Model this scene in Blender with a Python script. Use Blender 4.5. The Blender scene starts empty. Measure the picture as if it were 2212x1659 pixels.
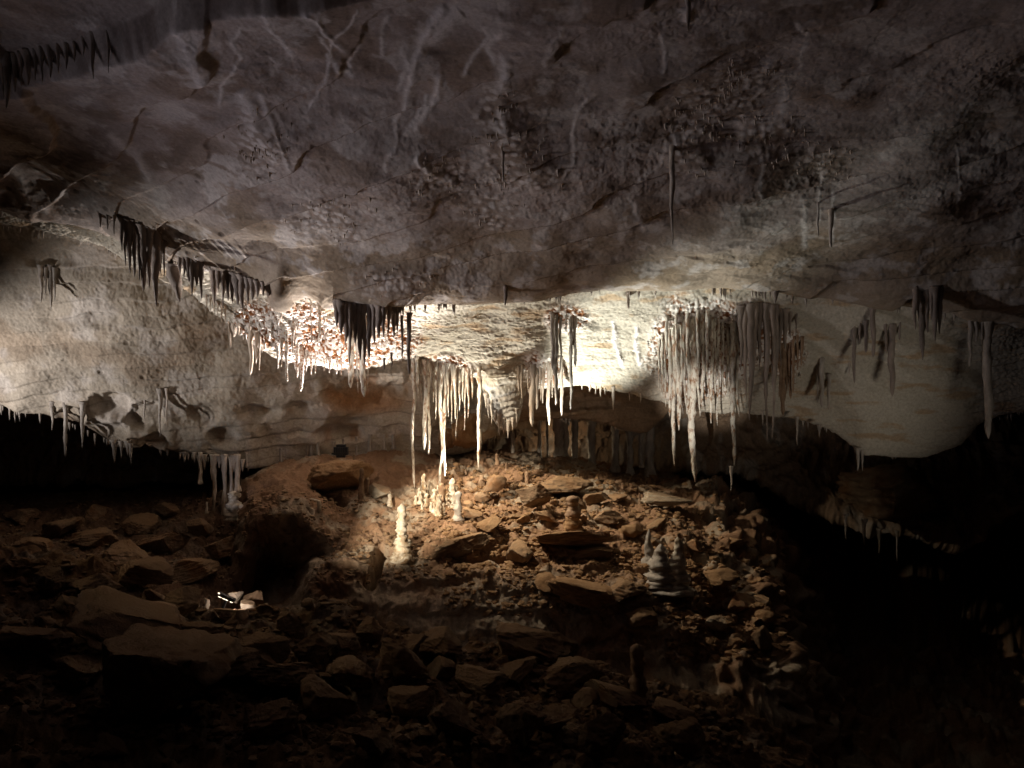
import bpy, bmesh, math, random
import numpy as np
from mathutils import Vector, Matrix

# ------------------------------------------------------------------ camera, world, lamps
S = bpy.context.scene
C = S.collection
F = 1720.0                     # focal length in units of a 2212 x 1659 frame
CX, CY = 1106.0, 829.5

cd = bpy.data.cameras.new('camera'); cam = bpy.data.objects.new('camera', cd); C.objects.link(cam)
cd.sensor_width = 36.0; cd.lens = 36.0 * F / 2212.0
cd.clip_start = 0.05; cd.clip_end = 200
cam.location = (0, 0, 0); cam.rotation_euler = (math.pi / 2, 0, 0)
S.camera = cam

W = bpy.data.worlds.new('World'); S.world = W; W.use_nodes = True
W.node_tree.nodes['Background'].inputs[0].default_value = (0, 0, 0, 1)      # deep underground: no sky
W.node_tree.nodes['Background'].inputs[1].default_value = 0.0

S.view_settings.view_transform = 'Standard'; S.view_settings.look = 'None'
S.view_settings.exposure = 0.0; S.view_settings.gamma = 1.0
S.cycles.max_bounces = 5; S.cycles.diffuse_bounces = 4; S.cycles.glossy_bounces = 2
S.cycles.sample_clamp_indirect = 4.0
S.cycles.caustics_reflective = False; S.cycles.caustics_refractive = False


def at(px, py, d):
    """a point at depth d (metres) seen at px, py of the 2212 x 1659 frame"""
    return Vector(((px - CX) / F * d, d, (CY - py) / F * d))


def spot(name, loc, target, power, deg, blend=0.3, col=(1, 1, 1), rad=0.05, sx=1.0, sy=1.0):
    l = bpy.data.lights.new(name, 'SPOT'); l.energy = power; l.color = col
    l.spot_size = math.radians(deg); l.spot_blend = blend; l.shadow_soft_size = rad
    o = bpy.data.objects.new(name, l); C.objects.link(o); o.location = loc
    o.rotation_euler = (Vector(target) - Vector(loc)).to_track_quat('-Z', 'Y').to_euler()
    o.scale = (sx, sy, 1)
    return o


def point(name, loc, power, col=(1, 1, 1), rad=0.03):
    l = bpy.data.lights.new(name, 'POINT'); l.energy = power; l.color = col; l.shadow_soft_size = rad
    o = bpy.data.objects.new(name, l); C.objects.link(o); o.location = loc
    return o


WHITE = (0.98, 1.0, 0.90); WARM = (1.0, 0.80, 0.52); COOL = (0.93, 0.90, 1.0)
spot('alcove_lamp', at(1172, 1050, 14.2), at(1310, 755, 14.6), 980, 108, 0.7, WHITE, 0.09, 1.0, 0.33)
spot('niche_lamp', at(978, 1048, 15.1), at(970, 775, 14.8), 620, 92, 0.6, (1, .95, .82), 0.015, 1.0, 0.5)
spot('right_roof_fill', (7.4, 9.5, -2.6), at(1740, 830, 14.8), 175, 56, 1.0, (1, .90, .76), 0.5)  # added fill outside the frame, brightens the right of the alcove roof
spot('pocket_lamp', at(737, 957, 15.45), at(690, 715, 14.2), 1700, 100, 0.5, (1, 0.93, 0.88), 0.02, 1.0, 0.32)
spot('pocket_spot', (-6.2, 3.0, 0.9), at(740, 770, 14.5), 5000, 10, 0.6, (1, 0.92, 0.86), 0.04, 1.0, 0.4)
spot('curtain_spot', (-1.0, 1.0, -1.5), at(1495, 880, 14.3), 7000, 7.5, 0.8, (1, 0.95, 0.86), 0.04)
spot('stalagmite_spot', (-6.0, 4.0, -0.2), at(893, 1100, 13.7), 9000, 12.5, 0.7, (1, .88, .68), 0.04)
spot('mound_spot', at(846, 690, 13.8), at(1160, 1130, 14.5), 1300, 78, 0.9, (1, .86, .64), 0.03)
spot('left_roof_lamp', (-12.5, 11.5, -1.4), at(600, 650, 15.4), 1750, 90, 0.8, (1, .95, .92), 0.15, 1.0, 0.38)
spot('upper_roof_lamp', (-8.6, 11.8, -1.5), (1.2, 8.8, 3.0), 380, 92, 0.8, (0.95, 0.87, 1.0), 0.6, 1.0, 0.48)
spot('near_roof_lamp', (-8.8, 7.6, -2.4), (2.2, 9.6, 2.9), 780, 74, 1.0, (0.95, 0.87, 1.0), 0.8)
spot('rubble_fill', (-8.5, 9.5, 1.6), at(1000, 1430, 8.2), 170, 38, 0.9, WARM, 0.15)  # added fill from outside the frame, lifts the near rubble
point('recess_fill', at(1211, 986, 18.6), 7, WARM, 0.02)  # added fill behind the mound crest, lightens the back columns
spot('column_spot', at(420, 1120, 13.6), at(500, 1050, 14.4), 9, 60, 0.6, COOL, 0.03)

# ------------------------------------------------------------------ noise (numpy)
_rng = np.random.default_rng(7)
PERM = _rng.permutation(256).astype(np.int64); PERM = np.concatenate([PERM, PERM, PERM])
GR = _rng.normal(size=(256, 3)); GR = (GR / np.linalg.norm(GR, axis=1)[:, None]).astype(np.float32)
RND = _rng.random((256, 3)).astype(np.float32)


def pnoise(p):
    p = np.asarray(p, np.float32)
    i = np.floor(p); f = (p - i); i = i.astype(np.int64) & 255
    u = f * f * f * (f * (f * 6 - 15) + 10)
    out = np.zeros(len(p), np.float32)
    for dx in (0, 1):
        wx = u[:, 0] if dx else 1 - u[:, 0]
        hx = PERM[(i[:, 0] + dx) & 255]
        for dy in (0, 1):
            wy = wx * (u[:, 1] if dy else 1 - u[:, 1])
            hy = PERM[hx + ((i[:, 1] + dy) & 255)]
            for dz in (0, 1):
                w = wy * (u[:, 2] if dz else 1 - u[:, 2])
                g = GR[PERM[hy + ((i[:, 2] + dz) & 255)]]
                out += w * (g[:, 0] * (f[:, 0] - dx) + g[:, 1] * (f[:, 1] - dy) + g[:, 2] * (f[:, 2] - dz))
    return out * 1.6


def fbm(p, o=4, g=0.5, lac=2.03):
    s = np.zeros(len(p), np.float32); a = 1.0; q = np.asarray(p, np.float32)
    for k in range(o):
        s += a * pnoise(q); q = q * lac + 17.3; a *= g
    return s


def ridged(p, o=4, g=0.5, lac=2.1):
    s = np.zeros(len(p), np.float32); a = 1.0; q = np.asarray(p, np.float32)
    for k in range(o):
        s += a * (1 - 2 * np.abs(pnoise(q))); q = q * lac + 9.1; a *= g
    return s


def worley(p):
    """distance to nearest feature point (3D)"""
    p = np.asarray(p, np.float32); i = np.floor(p).astype(np.int64); best = np.full(len(p), 9.0, np.float32)
    for dx in (-1, 0, 1):
        for dy in (-1, 0, 1):
            for dz in (-1, 0, 1):
                c = i + np.array([dx, dy, dz])
                h = PERM[PERM[PERM[c[:, 0] & 255] + (c[:, 1] & 255)] + (c[:, 2] & 255)]
                q = c + RND[h] - p
                best = np.minimum(best, (q * q).sum(1))
    return np.sqrt(best)


def sst(a, b, x):
    t = np.clip((x - a) / (b - a), 0, 1); return t * t * (3 - 2 * t)


# ------------------------------------------------------------------ mesh helpers
def mesh_from(name, V, Fq, smooth=True, col=None, tris=None):
    V = np.ascontiguousarray(V, np.float32)
    me = bpy.data.meshes.new(name)
    me.vertices.add(len(V)); me.vertices.foreach_set('co', V.ravel())
    nq = 0 if Fq is None else len(Fq); nt = 0 if tris is None else len(tris)
    lv = []; ls = []
    if nq: lv.append(np.asarray(Fq, np.int32).ravel()); ls.append(np.arange(nq, dtype=np.int32) * 4)
    if nt: lv.append(np.asarray(tris, np.int32).ravel()); ls.append(np.arange(nt, dtype=np.int32) * 3 + nq * 4)
    lv = np.concatenate(lv); ls = np.concatenate(ls)
    me.loops.add(len(lv)); me.loops.foreach_set('vertex_index', lv)
    me.polygons.add(len(ls)); me.polygons.foreach_set('loop_start', ls)
    me.polygons.foreach_set('use_smooth', np.full(len(ls), smooth, bool))
    if col is not None:
        a = me.color_attributes.new('Col', 'FLOAT_COLOR', 'POINT')
        c4 = np.ones((len(V), 4), np.float32); c4[:, :3] = col
        a.data.foreach_set('color', c4.ravel())
    me.update(calc_edges=True)
    return me


def link(name, me, mat, label=None, cat=None, group=None, kind=None, parent=None, loc=None):
    o = bpy.data.objects.new(name, me); C.objects.link(o)
    if mat is not None and me is not None and not me.materials: me.materials.append(mat)
    if loc is not None: o.location = loc
    if parent is not None: o.parent = parent
    tag(o, label, cat, group, kind)
    return o


def tag(o, label=None, cat=None, group=None, kind=None):
    if label: o['label'] = label
    if cat: o['category'] = cat
    if group: o['group'] = group
    if kind: o['kind'] = kind


def grid_faces(nr, nc):
    i = np.arange((nr - 1) * (nc - 1)); r = i // (nc - 1); c = i % (nc - 1); a = r * nc + c
    return np.stack([a, a + 1, a + nc + 1, a + nc], 1)


# ------------------------------------------------------------------ materials
def nt_new(name):
    m = bpy.data.materials.new(name); m.use_nodes = True
    nt = m.node_tree; nt.nodes.clear()
    out = nt.nodes.new('ShaderNodeOutputMaterial'); b = nt.nodes.new('ShaderNodeBsdfPrincipled')
    nt.links.new(b.outputs[0], out.inputs[0])
    return m, nt, b


def mixc(nt, fac, a, b, mode='MIX'):
    n = nt.nodes.new('ShaderNodeMix'); n.data_type = 'RGBA'; n.blend_type = mode
    for s, v in ((n.inputs[0], fac), (n.inputs[6], a), (n.inputs[7], b)):
        if isinstance(v, bpy.types.NodeSocket): nt.links.new(v, s)
        else: s.default_value = v if not isinstance(v, tuple) else (*v, 1)
    return n.outputs[2]


def noise_n(nt, co, scale, detail=6, rough=0.6, dist=0.0):
    n = nt.nodes.new('ShaderNodeTexNoise'); n.inputs['Scale'].default_value = scale
    n.inputs['Detail'].default_value = detail; n.inputs['Roughness'].default_value = rough
    n.inputs['Distortion'].default_value = dist
    nt.links.new(co, n.inputs['Vector']); return n.outputs[0]


def ramp(nt, fac, p0, c0, p1, c1):
    n = nt.nodes.new('ShaderNodeValToRGB'); e = n.color_ramp.elements
    e[0].position = p0; e[0].color = (*c0, 1); e[1].position = p1; e[1].color = (*c1, 1)
    nt.links.new(fac, n.inputs[0]); return n.outputs[0]


def ramp_scaled(nt, v, a, b_):
    n = nt.nodes.new('ShaderNodeMapRange'); n.inputs['From Min'].default_value = a; n.inputs['From Max'].default_value = b_; n.inputs['To Max'].default_value = .85
    nt.links.new(v, n.inputs['Value']); return n.outputs[0]


def bump(nt, b, h, strength, dist):
    n = nt.nodes.new('ShaderNodeBump'); n.inputs['Strength'].default_value = strength
    n.inputs['Distance'].default_value = dist; nt.links.new(h, n.inputs['Height'])
    nt.links.new(n.outputs[0], b.inputs['Normal'])


def geo_co(nt, obj=False):
    if obj: return nt.nodes.new('ShaderNodeTexCoord').outputs['Object']
    return nt.nodes.new('ShaderNodeNewGeometry').outputs['Position']


def mat_attr(name, rough=0.88, bs=0.3, bd=0.008, bscale=40):
    m, nt, b = nt_new(name); co = geo_co(nt)
    a = nt.nodes.new('ShaderNodeAttribute'); a.attribute_name = 'Col'
    n = noise_n(nt, co, 22, 8, 0.7)
    v = ramp(nt, n, 0.28, (0.70, 0.68, 0.66), 0.72, (1.2, 1.2, 1.2))
    c = mixc(nt, 1.0, a.outputs[0], v, 'MULTIPLY')
    nt.links.new(c, b.inputs['Base Color']); b.inputs['Roughness'].default_value = rough
    b.inputs['Specular IOR Level'].default_value = 0.3
    bump(nt, b, noise_n(nt, co, bscale, 8, 0.65), bs, bd)
    return m


def mat_two(name, ca, cb, scale, p0=0.4, p1=0.6, rough=0.6, bs=0.6, bd=0.02, bscale=60, spec=0.4, tint=0.0, stretch=None, grime=None, silt=None):
    m, nt, b = nt_new(name); co = geo_co(nt)
    cc = co
    if stretch:
        mp = nt.nodes.new('ShaderNodeMapping'); mp.inputs['Scale'].default_value = stretch
        nt.links.new(co, mp.inputs[0]); cc = mp.outputs[0]
    c = ramp(nt, noise_n(nt, cc, scale, 7, 0.65, 0.3), p0, ca, p1, cb)
    if grime:
        c = mixc(nt, ramp(nt, noise_n(nt, co, 2.2, 5, 0.6), 0.5, (0, 0, 0), 0.66, (1, 1, 1)), c, grime)
    if tint:
        oi = nt.nodes.new('ShaderNodeObjectInfo')
        c = mixc(nt, 1.0, c, ramp(nt, oi.outputs['Random'], 0.0, (1 - tint, 1 - tint, 1 - tint), 1.0, (1 + tint, 1 + tint * 0.9, 1 + tint * 0.8)), 'MULTIPLY')
    if silt:
        sx_ = nt.nodes.new('ShaderNodeSeparateXYZ'); nt.links.new(nt.nodes.new('ShaderNodeNewGeometry').outputs['Normal'], sx_.inputs[0])
        ad = nt.nodes.new('ShaderNodeMath'); ad.operation = 'MULTIPLY_ADD'; nt.links.new(noise_n(nt, co, 6, 6, .7), ad.inputs[0]); ad.inputs[1].default_value = 1.2; nt.links.new(sx_.outputs[2], ad.inputs[2])
        c = mixc(nt, ramp_scaled(nt, ad.outputs[0], 1.15, 1.5), c, silt)
    nt.links.new(c, b.inputs['Base Color']); b.inputs['Roughness'].default_value = rough
    b.inputs['Specular IOR Level'].default_value = spec
    bump(nt, b, noise_n(nt, co, bscale, 8, 0.7), bs, bd)
    return m


M = {}
M['roof'] = mat_attr('limestone_roof')
M['floor'] = mat_attr('clay_and_rock', 0.92, 0.7, 0.03, 30)
M['drip'] = mat_two('pale_dripstone', (0.36, 0.27, 0.20), (0.66, 0.58, 0.50), 11, 0.32, 0.62, 0.5, tint=0.18, stretch=(1, 1, 0.35))
M['grey_drip'] = mat_two('grey_dripstone', (0.28, 0.235, 0.20), (0.50, 0.45, 0.40), 10, 0.35, 0.65, 0.6, tint=0.2, stretch=(1, 1, 0.35))
M['shaded_drip'] = mat_two('shaded_dripstone', (0.19, 0.145, 0.12), (0.37, 0.31, 0.27), 9, 0.3, 0.7, 0.6, tint=0.25, stretch=(1, 1, 0.3))  # darker dripstone copy: shade of the backlit stalactites put into the colour
M['crust'] = mat_two('crusted_dripstone', (0.33, 0.17, 0.085), (0.78, 0.73, 0.64), 15, 0.38, 0.52, 0.3, 1.0, 0.03, 60, 0.7, tint=0.15, stretch=(1, 1, 0.45))
M['red_crust'] = mat_two('red_and_white_crust', (0.30, 0.15, 0.07), (0.80, 0.76, 0.70), 26, 0.42, 0.54, 0.4, 0.9, 0.04, 50, 0.5)
M['mite'] = mat_two('pale_stalagmite', (0.40, 0.28, 0.17), (0.72, 0.66, 0.56), 9, 0.32, 0.6, 0.55, tint=0.12)
M['mud_mite'] = mat_two('mud_streaked_stalagmite', (0.30, 0.19, 0.10), (0.68, 0.60, 0.48), 7, 0.4, 0.6, 0.6, stretch=(1, 1, .6))
M['brown_mite'] = mat_two('brown_stalagmite', (0.20, 0.11, 0.06), (0.38, 0.26, 0.17), 8, 0.32, 0.66, 0.7, tint=0.15)
M['stone'] = mat_two('brown_stone', (0.16, 0.095, 0.055), (0.33, 0.235, 0.155), 5, 0.3, 0.68, 0.9, 0.8, 0.03, 28, 0.25, tint=0.3, grime=(0.20, 0.10, 0.045), silt=(0.30, 0.185, 0.10))
M['pale_stone'] = mat_two('pale_stone', (0.28, 0.22, 0.16), (0.45, 0.39, 0.31), 5, 0.3, 0.68, 0.9, 0.8, 0.03, 28, 0.25, tint=0.15, silt=(0.30, 0.20, 0.12))
M['clay_stone'] = mat_two('clay_stone', (0.23, 0.125, 0.06), (0.37, 0.235, 0.13), 4, 0.3, 0.68, 0.95, 0.8, 0.03, 26, 0.2, tint=0.15)
mm, nt_, b_ = nt_new('black_metal'); b_.inputs['Base Color'].default_value = (0.012, 0.012, 0.013, 1); b_.inputs['Roughness'].default_value = 0.5; M['black'] = mm
bump(nt_, b_, noise_n(nt_, geo_co(nt_), 90, 4), 0.2, 0.005)
mm, nt_, b_ = nt_new('lamp_glow'); b_.inputs['Emission Color'].default_value = (1.0, 0.78, 0.58, 1); b_.inputs['Emission Strength'].default_value = 1.7; M['glow'] = mm


# ------------------------------------------------------------------ lofted sheets
def pchip(x, y, xq):
    x = np.asarray(x, float); y = np.asarray(y, float)
    h = np.diff(x); d = np.diff(y) / h
    m = np.zeros_like(y)
    for k in range(1, len(x) - 1):
        if d[k - 1] * d[k] > 0:
            w1 = 2 * h[k] + h[k - 1]; w2 = h[k] + 2 * h[k - 1]
            m[k] = (w1 + w2) / (w1 / d[k - 1] + w2 / d[k])
    m[0] = d[0]; m[-1] = d[-1]
    j = np.clip(np.searchsorted(x, xq) - 1, 0, len(x) - 2)
    t = np.clip((xq - x[j]) / h[j], 0, 1)
    return ((2 * t**3 - 3 * t**2 + 1) * y[j] + (t**3 - 2 * t**2 + t) * h[j] * m[j]
            + (-2 * t**3 + 3 * t**2) * y[j + 1] + (t**3 - t**2) * h[j] * m[j + 1])


U = np.concatenate([np.linspace(-900, -60, 70, endpoint=False), np.linspace(-60, 2272, 1250, endpoint=False), np.linspace(2272, 3100, 70)])


def row(pts, scale=1.0):
    pts = sorted(pts); x = [p[0] for p in pts]; y = [p[1] for p in pts]; d = [p[2] for p in pts]
    u = np.clip(U, x[0], x[-1])
    py = pchip(x, y, u); dd = pchip(x, d, u); px = CX + (U - CX) * scale
    return np.stack([(px - CX) / F * dd, dd, (CY - py) / F * dd], 1)


def off(r, dx=0, dy=0, dz=0): return r + np.array([dx, dy, dz])


def loft(rows, subs):
    """rows: list of (n,3); subs: subdivisions for each gap. Centripetal-ish Catmull-Rom with clamped tangents."""
    R = np.array(rows); n = len(R)
    d = np.diff(R, axis=0)
    T = np.zeros_like(R)
    for k in range(1, n - 1):
        a, b = d[k - 1], d[k]
        la = np.linalg.norm(a, axis=1)[:, None] + 1e-6; lb = np.linalg.norm(b, axis=1)[:, None] + 1e-6
        t = (a / la + b / lb) * 0.5
        T[k] = t
    T[0] = d[0] / (np.linalg.norm(d[0], axis=1)[:, None] + 1e-6); T[-1] = d[-1] / (np.linalg.norm(d[-1], axis=1)[:, None] + 1e-6)
    out = []; rid = []
    for k in range(n - 1):
        L = np.linalg.norm(d[k], axis=1)[:, None] * 0.9
        s = subs[k]
        for q in range(s):
            t = q / s
            out.append((2 * t**3 - 3 * t**2 + 1) * R[k] + (t**3 - 2 * t**2 + t) * L * T[k] + (-2 * t**3 + 3 * t**2) * R[k + 1] + (t**3 - t**2) * L * T[k + 1])
            rid.append(k + t)
    out.append(R[-1]); rid.append(n - 1.0)
    return np.array(out), np.array(rid)


def normals(G):
    du = np.gradient(G, axis=1); dv = np.gradient(G, axis=0)
    n = np.cross(du, dv); n /= np.linalg.norm(n, axis=2)[:, :, None] + 1e-9
    return n


def proj(P):
    d = np.maximum(P[..., 1], 0.05)
    return CX + P[..., 0] / d * F, CY - P[..., 2] / d * F


def pl_dist(px, py, pts):
    """distance (frame units) to a polyline and parameter along it"""
    best = np.full(px.shape, 1e9, np.float32); par = np.zeros(px.shape, np.float32); n = len(pts) - 1
    for k in range(n):
        ax, ay = pts[k]; bx, by = pts[k + 1]; vx, vy = bx - ax, by - ay
        t = np.clip(((px - ax) * vx + (py - ay) * vy) / (vx * vx + vy * vy + 1e-9), 0, 1)
        dd = np.hypot(px - ax - t * vx, py - ay - t * vy)
        m = dd < best; best = np.where(m, dd, best); par = np.where(m, (k + t) / n, par)
    return best, par


def blob(px, py, cx, cy, rx, ry, soft=0.5):
    r = np.hypot((px - cx) / rx, (py - cy) / ry); return 1 - sst(1 - soft, 1, r)


# ---- main roof: upper slab, lip, bright alcove, second lip
LIP = [(-900, 330, 11.5), (-100, 430, 12.0), (0, 452, 12.2), (120, 476, 12.4), (200, 486, 12.5), (280, 520, 12.6), (350, 556, 12.7), (430, 584, 12.9), (500, 592, 13.0), (580, 622, 13.1), (608, 652, 13.15), (630, 640, 13.2), (665, 634, 13.2), (695, 642, 13.2), (715, 654, 13.2),
       (790, 655, 13.2), (870, 668, 13.2), (960, 660, 13.2), (1090, 645, 13.2), (1250, 628, 13.2), (1500, 626, 13.2), (1700, 640, 13.2), (1900, 650, 13.1), (2100, 690, 13.0), (2212, 700, 13.0), (3100, 700, 12.5)]
LIP2 = [(-900, 380, 13.0), (200, 520, 13.6), (330, 590, 13.9), (380, 612, 14.2), (440, 652, 14.5), (520, 718, 14.8), (600, 768, 15.0), (680, 784, 15.1), (760, 788, 15.1), (820, 784, 15.1), (885, 772, 15.1), (960, 786, 15.1), (1020, 808, 15.2), (1044, 838, 15.35), (1060, 890, 15.45), (1080, 922, 15.5), (1106, 924, 15.5), (1122, 885, 15.45), (1140, 838, 15.4),
        (1250, 836, 15.5), (1400, 858, 15.5), (1500, 885, 15.4), (1620, 892, 15.3), (1750, 912, 15.1), (1800, 935, 15.0), (1840, 962, 14.9), (1875, 985, 14.8), (1960, 985, 14.7), (2060, 962, 14.5), (2115, 915, 14.3), (2212, 890, 14.0), (3100, 880, 13.5)]
lip = row(LIP); lip2 = row(LIP2); lip2s = row([p for p in LIP2 if not 1041 < p[0] < 1130])


def blend_rows(a, b, t, dz=0.0, dy=0.0):
    r = a * (1 - t) + b * t; r = r.copy(); r[:, 2] += dz; r[:, 1] += dy; return r


back1 = off(lip, 0, 0.30, 0.16)
r0 = row([(-900, -2200, 2.2), (3100, -2200, 2.2)], 3.0)
r1 = row([(-900, -420, 5.0), (1100, -420, 5.0), (3100, -420, 5.0)], 1.3)
r2 = row([(-900, -60, 6.6), (0, -40, 6.8), (1100, 0, 7.0), (2212, 0, 7.0), (3100, 0, 7.0)])
r3 = row([(-900, 90, 8.0), (0, 150, 8.4), (600, 190, 8.6), (1106, 200, 8.6), (1700, 190, 8.6), (2212, 170, 8.5), (3100, 150, 8.3)])
r4 = row([(-900, 200, 9.6), (0, 280, 10.2), (280, 330, 10.3), (600, 400, 10.4), (1106, 410, 10.4), (1700, 400, 10.4), (2212, 380, 10.3), (3100, 370, 10)])
r5 = row([(-900, 270, 10.8), (0, 370, 11.4), (280, 445, 11.6), (600, 530, 11.9), (1106, 545, 12.0), (1700, 540, 12.0), (2212, 560, 11.8), (3100, 560, 11.4)])
roofrows = [r0, r1, r2, r3, r4, r5, lip, back1,
            blend_rows(back1, lip2s, 0.25, 0.10, 0.15), blend_rows(back1, lip2s, 0.55, 0.10, 0.10), blend_rows(back1, lip2 * .25 + lip2s * .75, 0.82, 0.03, 0.03),
            lip2, off(lip2, 0, 0.25, 0.07), off(lip2, 0, 0.8, 0.45), off(lip2, 0, 1.2, 1.3)]
roofsubs = [14, 40, 120, 120, 90, 75, 14, 40, 90, 90, 55, 20, 16, 16]
G, rid = loft(roofrows, roofsubs)
nr, nc = G.shape[:2]
RID = np.repeat(rid[:, None], nc, 1).ravel()
N = normals(G).reshape(-1, 3); P = G.reshape(-1, 3).copy()
N *= np.where((N * (np.array([0, 0, 0.0]) - P)).sum(1) < 0, -1, 1)[:, None] if False else 1
if N[RID < 5][:, 2].mean() > 0: N = -N           # towards the chamber
PX, PY = proj(P)
isA = RID <= 6.5; isB = ~isA
wA = 1 - sst(6.0, 7.2, RID); wB = 1 - wA

disp = np.zeros(len(P), np.float32)
disp += 0.13 * fbm(P * 0.55, 3, .4) * (0.4 + 0.6 * wA)
tilt = P @ np.array([-0.17, 0.0, 1.0])
# bedding: terraces along slightly tilted layers
s = tilt * 3.1 + 0.45 * fbm(P * np.array([0.35, 0.7, 0.7]), 2) + 0.035 * fbm(P * 3, 3)
fr = s - np.floor(s)
lay = RND[(np.floor(s).astype(np.int64)) & 255, 0]
disp += wA * (0.11 * lay * (sst(0.0, 0.06, fr) - fr))
disp += wA * (0.011 * ridged(P * np.array([1.1, 2.2, 2.2]), 3, 0.5) + 0.007 * fbm(P * 5.0, 3, 0.55) + 0.0030 * fbm(P * 21, 3, 0.6))
rough_patch = sst(-0.1, 0.5, fbm(P * 0.7 + 3.3, 3))
disp += wA * rough_patch * (0.006 * ridged(P * np.array([5, 4, 3]), 3, 0.6) + 0.003 * fbm(P * 26, 2))
# shelly horizontal flakes in the alcove
q = P * np.array([1.3, 1.3, 9.0]) + 0.25 * np.stack([fbm(P * 2.2, 2)] * 3, 1)
s2 = tilt * 8.0 + 0.8 * fbm(P * np.array([0.9, 0.9, 2.0]), 3); fr2 = s2 - np.floor(s2)
disp += wB * (1 - .45 * sst(1560, 1760, PX)) * (0.018 * fbm(q, 4, 0.6) + 0.026 * (sst(0, 0.18, fr2) - fr2) + 0.012 * fbm(P * 18, 3, 0.6) + 0.06 * fbm(P * 1.4, 2))

# ---- hand-drawn ledges (the near side of each line is set back upwards)
LEDGES = [([(-100, 225), (0, 190), (150, 150), (310, 100), (380, 52), (520, 30), (800, -5), (1000, -40)], 0.32, 700),
          ([(270, 262), (360, 235), (450, 215), (520, 198)], 0.10, 50),
          ([(440, 172), (600, 158), (760, 142), (900, 128), (1000, 112), (1110, 98), (1220, 92)], 0.05, 40),
          ([(620, 160), (900, 225), (1010, 195)], 0.05, 40),
          ([(1230, 285), (1330, 240), (1450, 165), (1560, 120), (1640, 80), (1760, 40), (1900, 8)], 0.05, 60),
          ([(1480, 205), (1560, 215), (1640, 170), (1720, 120), (1850, 92), (2050, 50)], 0.05, 60),
          ([(1850, 360), (1960, 335), (2100, 300), (2212, 260)], 0.05, 50),
          ([(1420, 310), (1520, 285), (1700, 225), (1900, 150)], 0.03, 60),
          ([(1090, 590), (1250, 575), (1340, 548), (1450, 540), (1600, 565), (1800, 590), (1960, 600)], 0.07, 40),
          ([(1180, 622), (1400, 612), (1560, 596), (1750, 612), (1900, 628)], 0.05, 25),
          ([(1330, 440), (1420, 428), (1560, 425), (1690, 415), (1735, 430)], 0.05, 40),
          ([(80, 470), (220, 420), (420, 470), (620, 470), (830, 540)], 0.03, 40)]
LED = np.zeros(len(P), np.float32)
wob = 6 * fbm(P * 2.0, 3, .5)
for pts, h, fall in LEDGES:
    lx = np.array([p[0] for p in pts]); ly = np.array([p[1] for p in pts])
    ins = sst(lx[0] - 10, lx[0] + 70, PX) * (1 - sst(lx[-1] - 70, lx[-1] + 10, PX))
    t = np.interp(PX, lx, ly) + wob - PY          # >0: above the line in the picture = nearer to the viewer
    h = h * (np.clip(.35 + .9 * fbm(P * 1.3 + h * 50, 2), .0, 1.2) * .55 if h < .2 else 1.0)
    LED += np.where(isA, h * ins * sst(-2, 6 if fall < 300 else 26, t) * (1 - sst(fall * 0.25, fall * 1.6, t)), 0)
disp -= LED

# ---- calcite ribs running down the roof
RIBS = [([(372, 40), (385, 50), (415, 95), (440, 140), (448, 150)], 13, .05), ([(640, 10), (690, 30), (700, 60), (715, 80), (755, 120)], 5, .03), ([(560, 0), (600, 80), (640, 130)], 5, .02),
        ([(965, 10), (930, 60), (900, 130), (885, 190), (878, 250)], 9, .035), ([(945, 150), (950, 180), (935, 225), (912, 262), (890, 285)], 8, .03), ([(1000, 20), (960, 55), (920, 110)], 14, .03), ([(1220, 30), (1195, 70), (1180, 110), (1178, 150)], 6, .02),
        ([(1090, 100), (1095, 150), (1085, 210), (1095, 250), (1085, 300)], 14, .05), ([(1485, 0), (1487, 40)], 10, .05), ([(1430, 60), (1437, 110), (1434, 150)], 5, .02),
        ([(520, 180), (545, 220), (560, 260), (590, 300), (605, 360)], 16, .07), ([(560, 180), (580, 230), (612, 300), (630, 370)], 6, .03), ([(700, 110), (735, 150), (770, 170)], 5, .02),
        ([(1560, 230), (1600, 200), (1640, 170), (1690, 130)], 12, .03), ([(1360, 420), (1380, 460), (1400, 510)], 6, .012), ([(1735, 420), (1738, 480), (1735, 540)], 6, .012), ([(1690, 150), (1700, 200), (1690, 260)], 8, .015),
        ([(20, 350), (60, 420), (110, 460)], 10, .04), ([(230, 270), (300, 330), (330, 400)], 8, .03), ([(900, 320), (930, 370), (990, 400)], 7, .05),
        ([(1785, 330), (1770, 400), (1768, 490)], 3, .01), ([(1800, 410), (1798, 530)], 3, .01), ([(2065, 290), (2070, 380), (2060, 470)], 3, .01), ([(1325, 690), (1328, 730), (1338, 770), (1352, 800)], 4, .06), ([(1376, 700), (1374, 745), (1386, 800)], 4, .05)]
rb_ = random.Random(4)
for k in range(16):
    x = rb_.uniform(480, 1720); y = rb_.uniform(-20, 260); q_ = [(x, y)]
    for j in range(rb_.randint(2, 4)): q_.append((q_[-1][0] + rb_.uniform(-45, 35), q_[-1][1] + rb_.uniform(25, 60)))
    RIBS.append((q_, rb_.uniform(3, 6), rb_.uniform(.008, .02)))
RIB = np.zeros(len(P), np.float32)
wx = 4 * fbm(P * 5.5, 3); wy = 4 * fbm(P * 5.5 + 31, 3)
for pts, w, h in RIBS:
    x0, x1 = min(p[0] for p in pts) - 40, max(p[0] for p in pts) + 40; y0, y1 = min(p[1] for p in pts) - 40, max(p[1] for p in pts) + 40
    m = (PX > x0) & (PX < x1) & (PY > y0) & (PY < y1)
    d, par = pl_dist(PX[m] + wx[m], PY[m] + wy[m], pts)
    k = np.exp(-(d / (w * 1.1)) ** 2) * sst(0, .08, par) * (1 - sst(.85, 1, par))
    RIB[m] = np.maximum(RIB[m], k); disp[m] += (.55 if h > .02 else .3) * h * k

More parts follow.
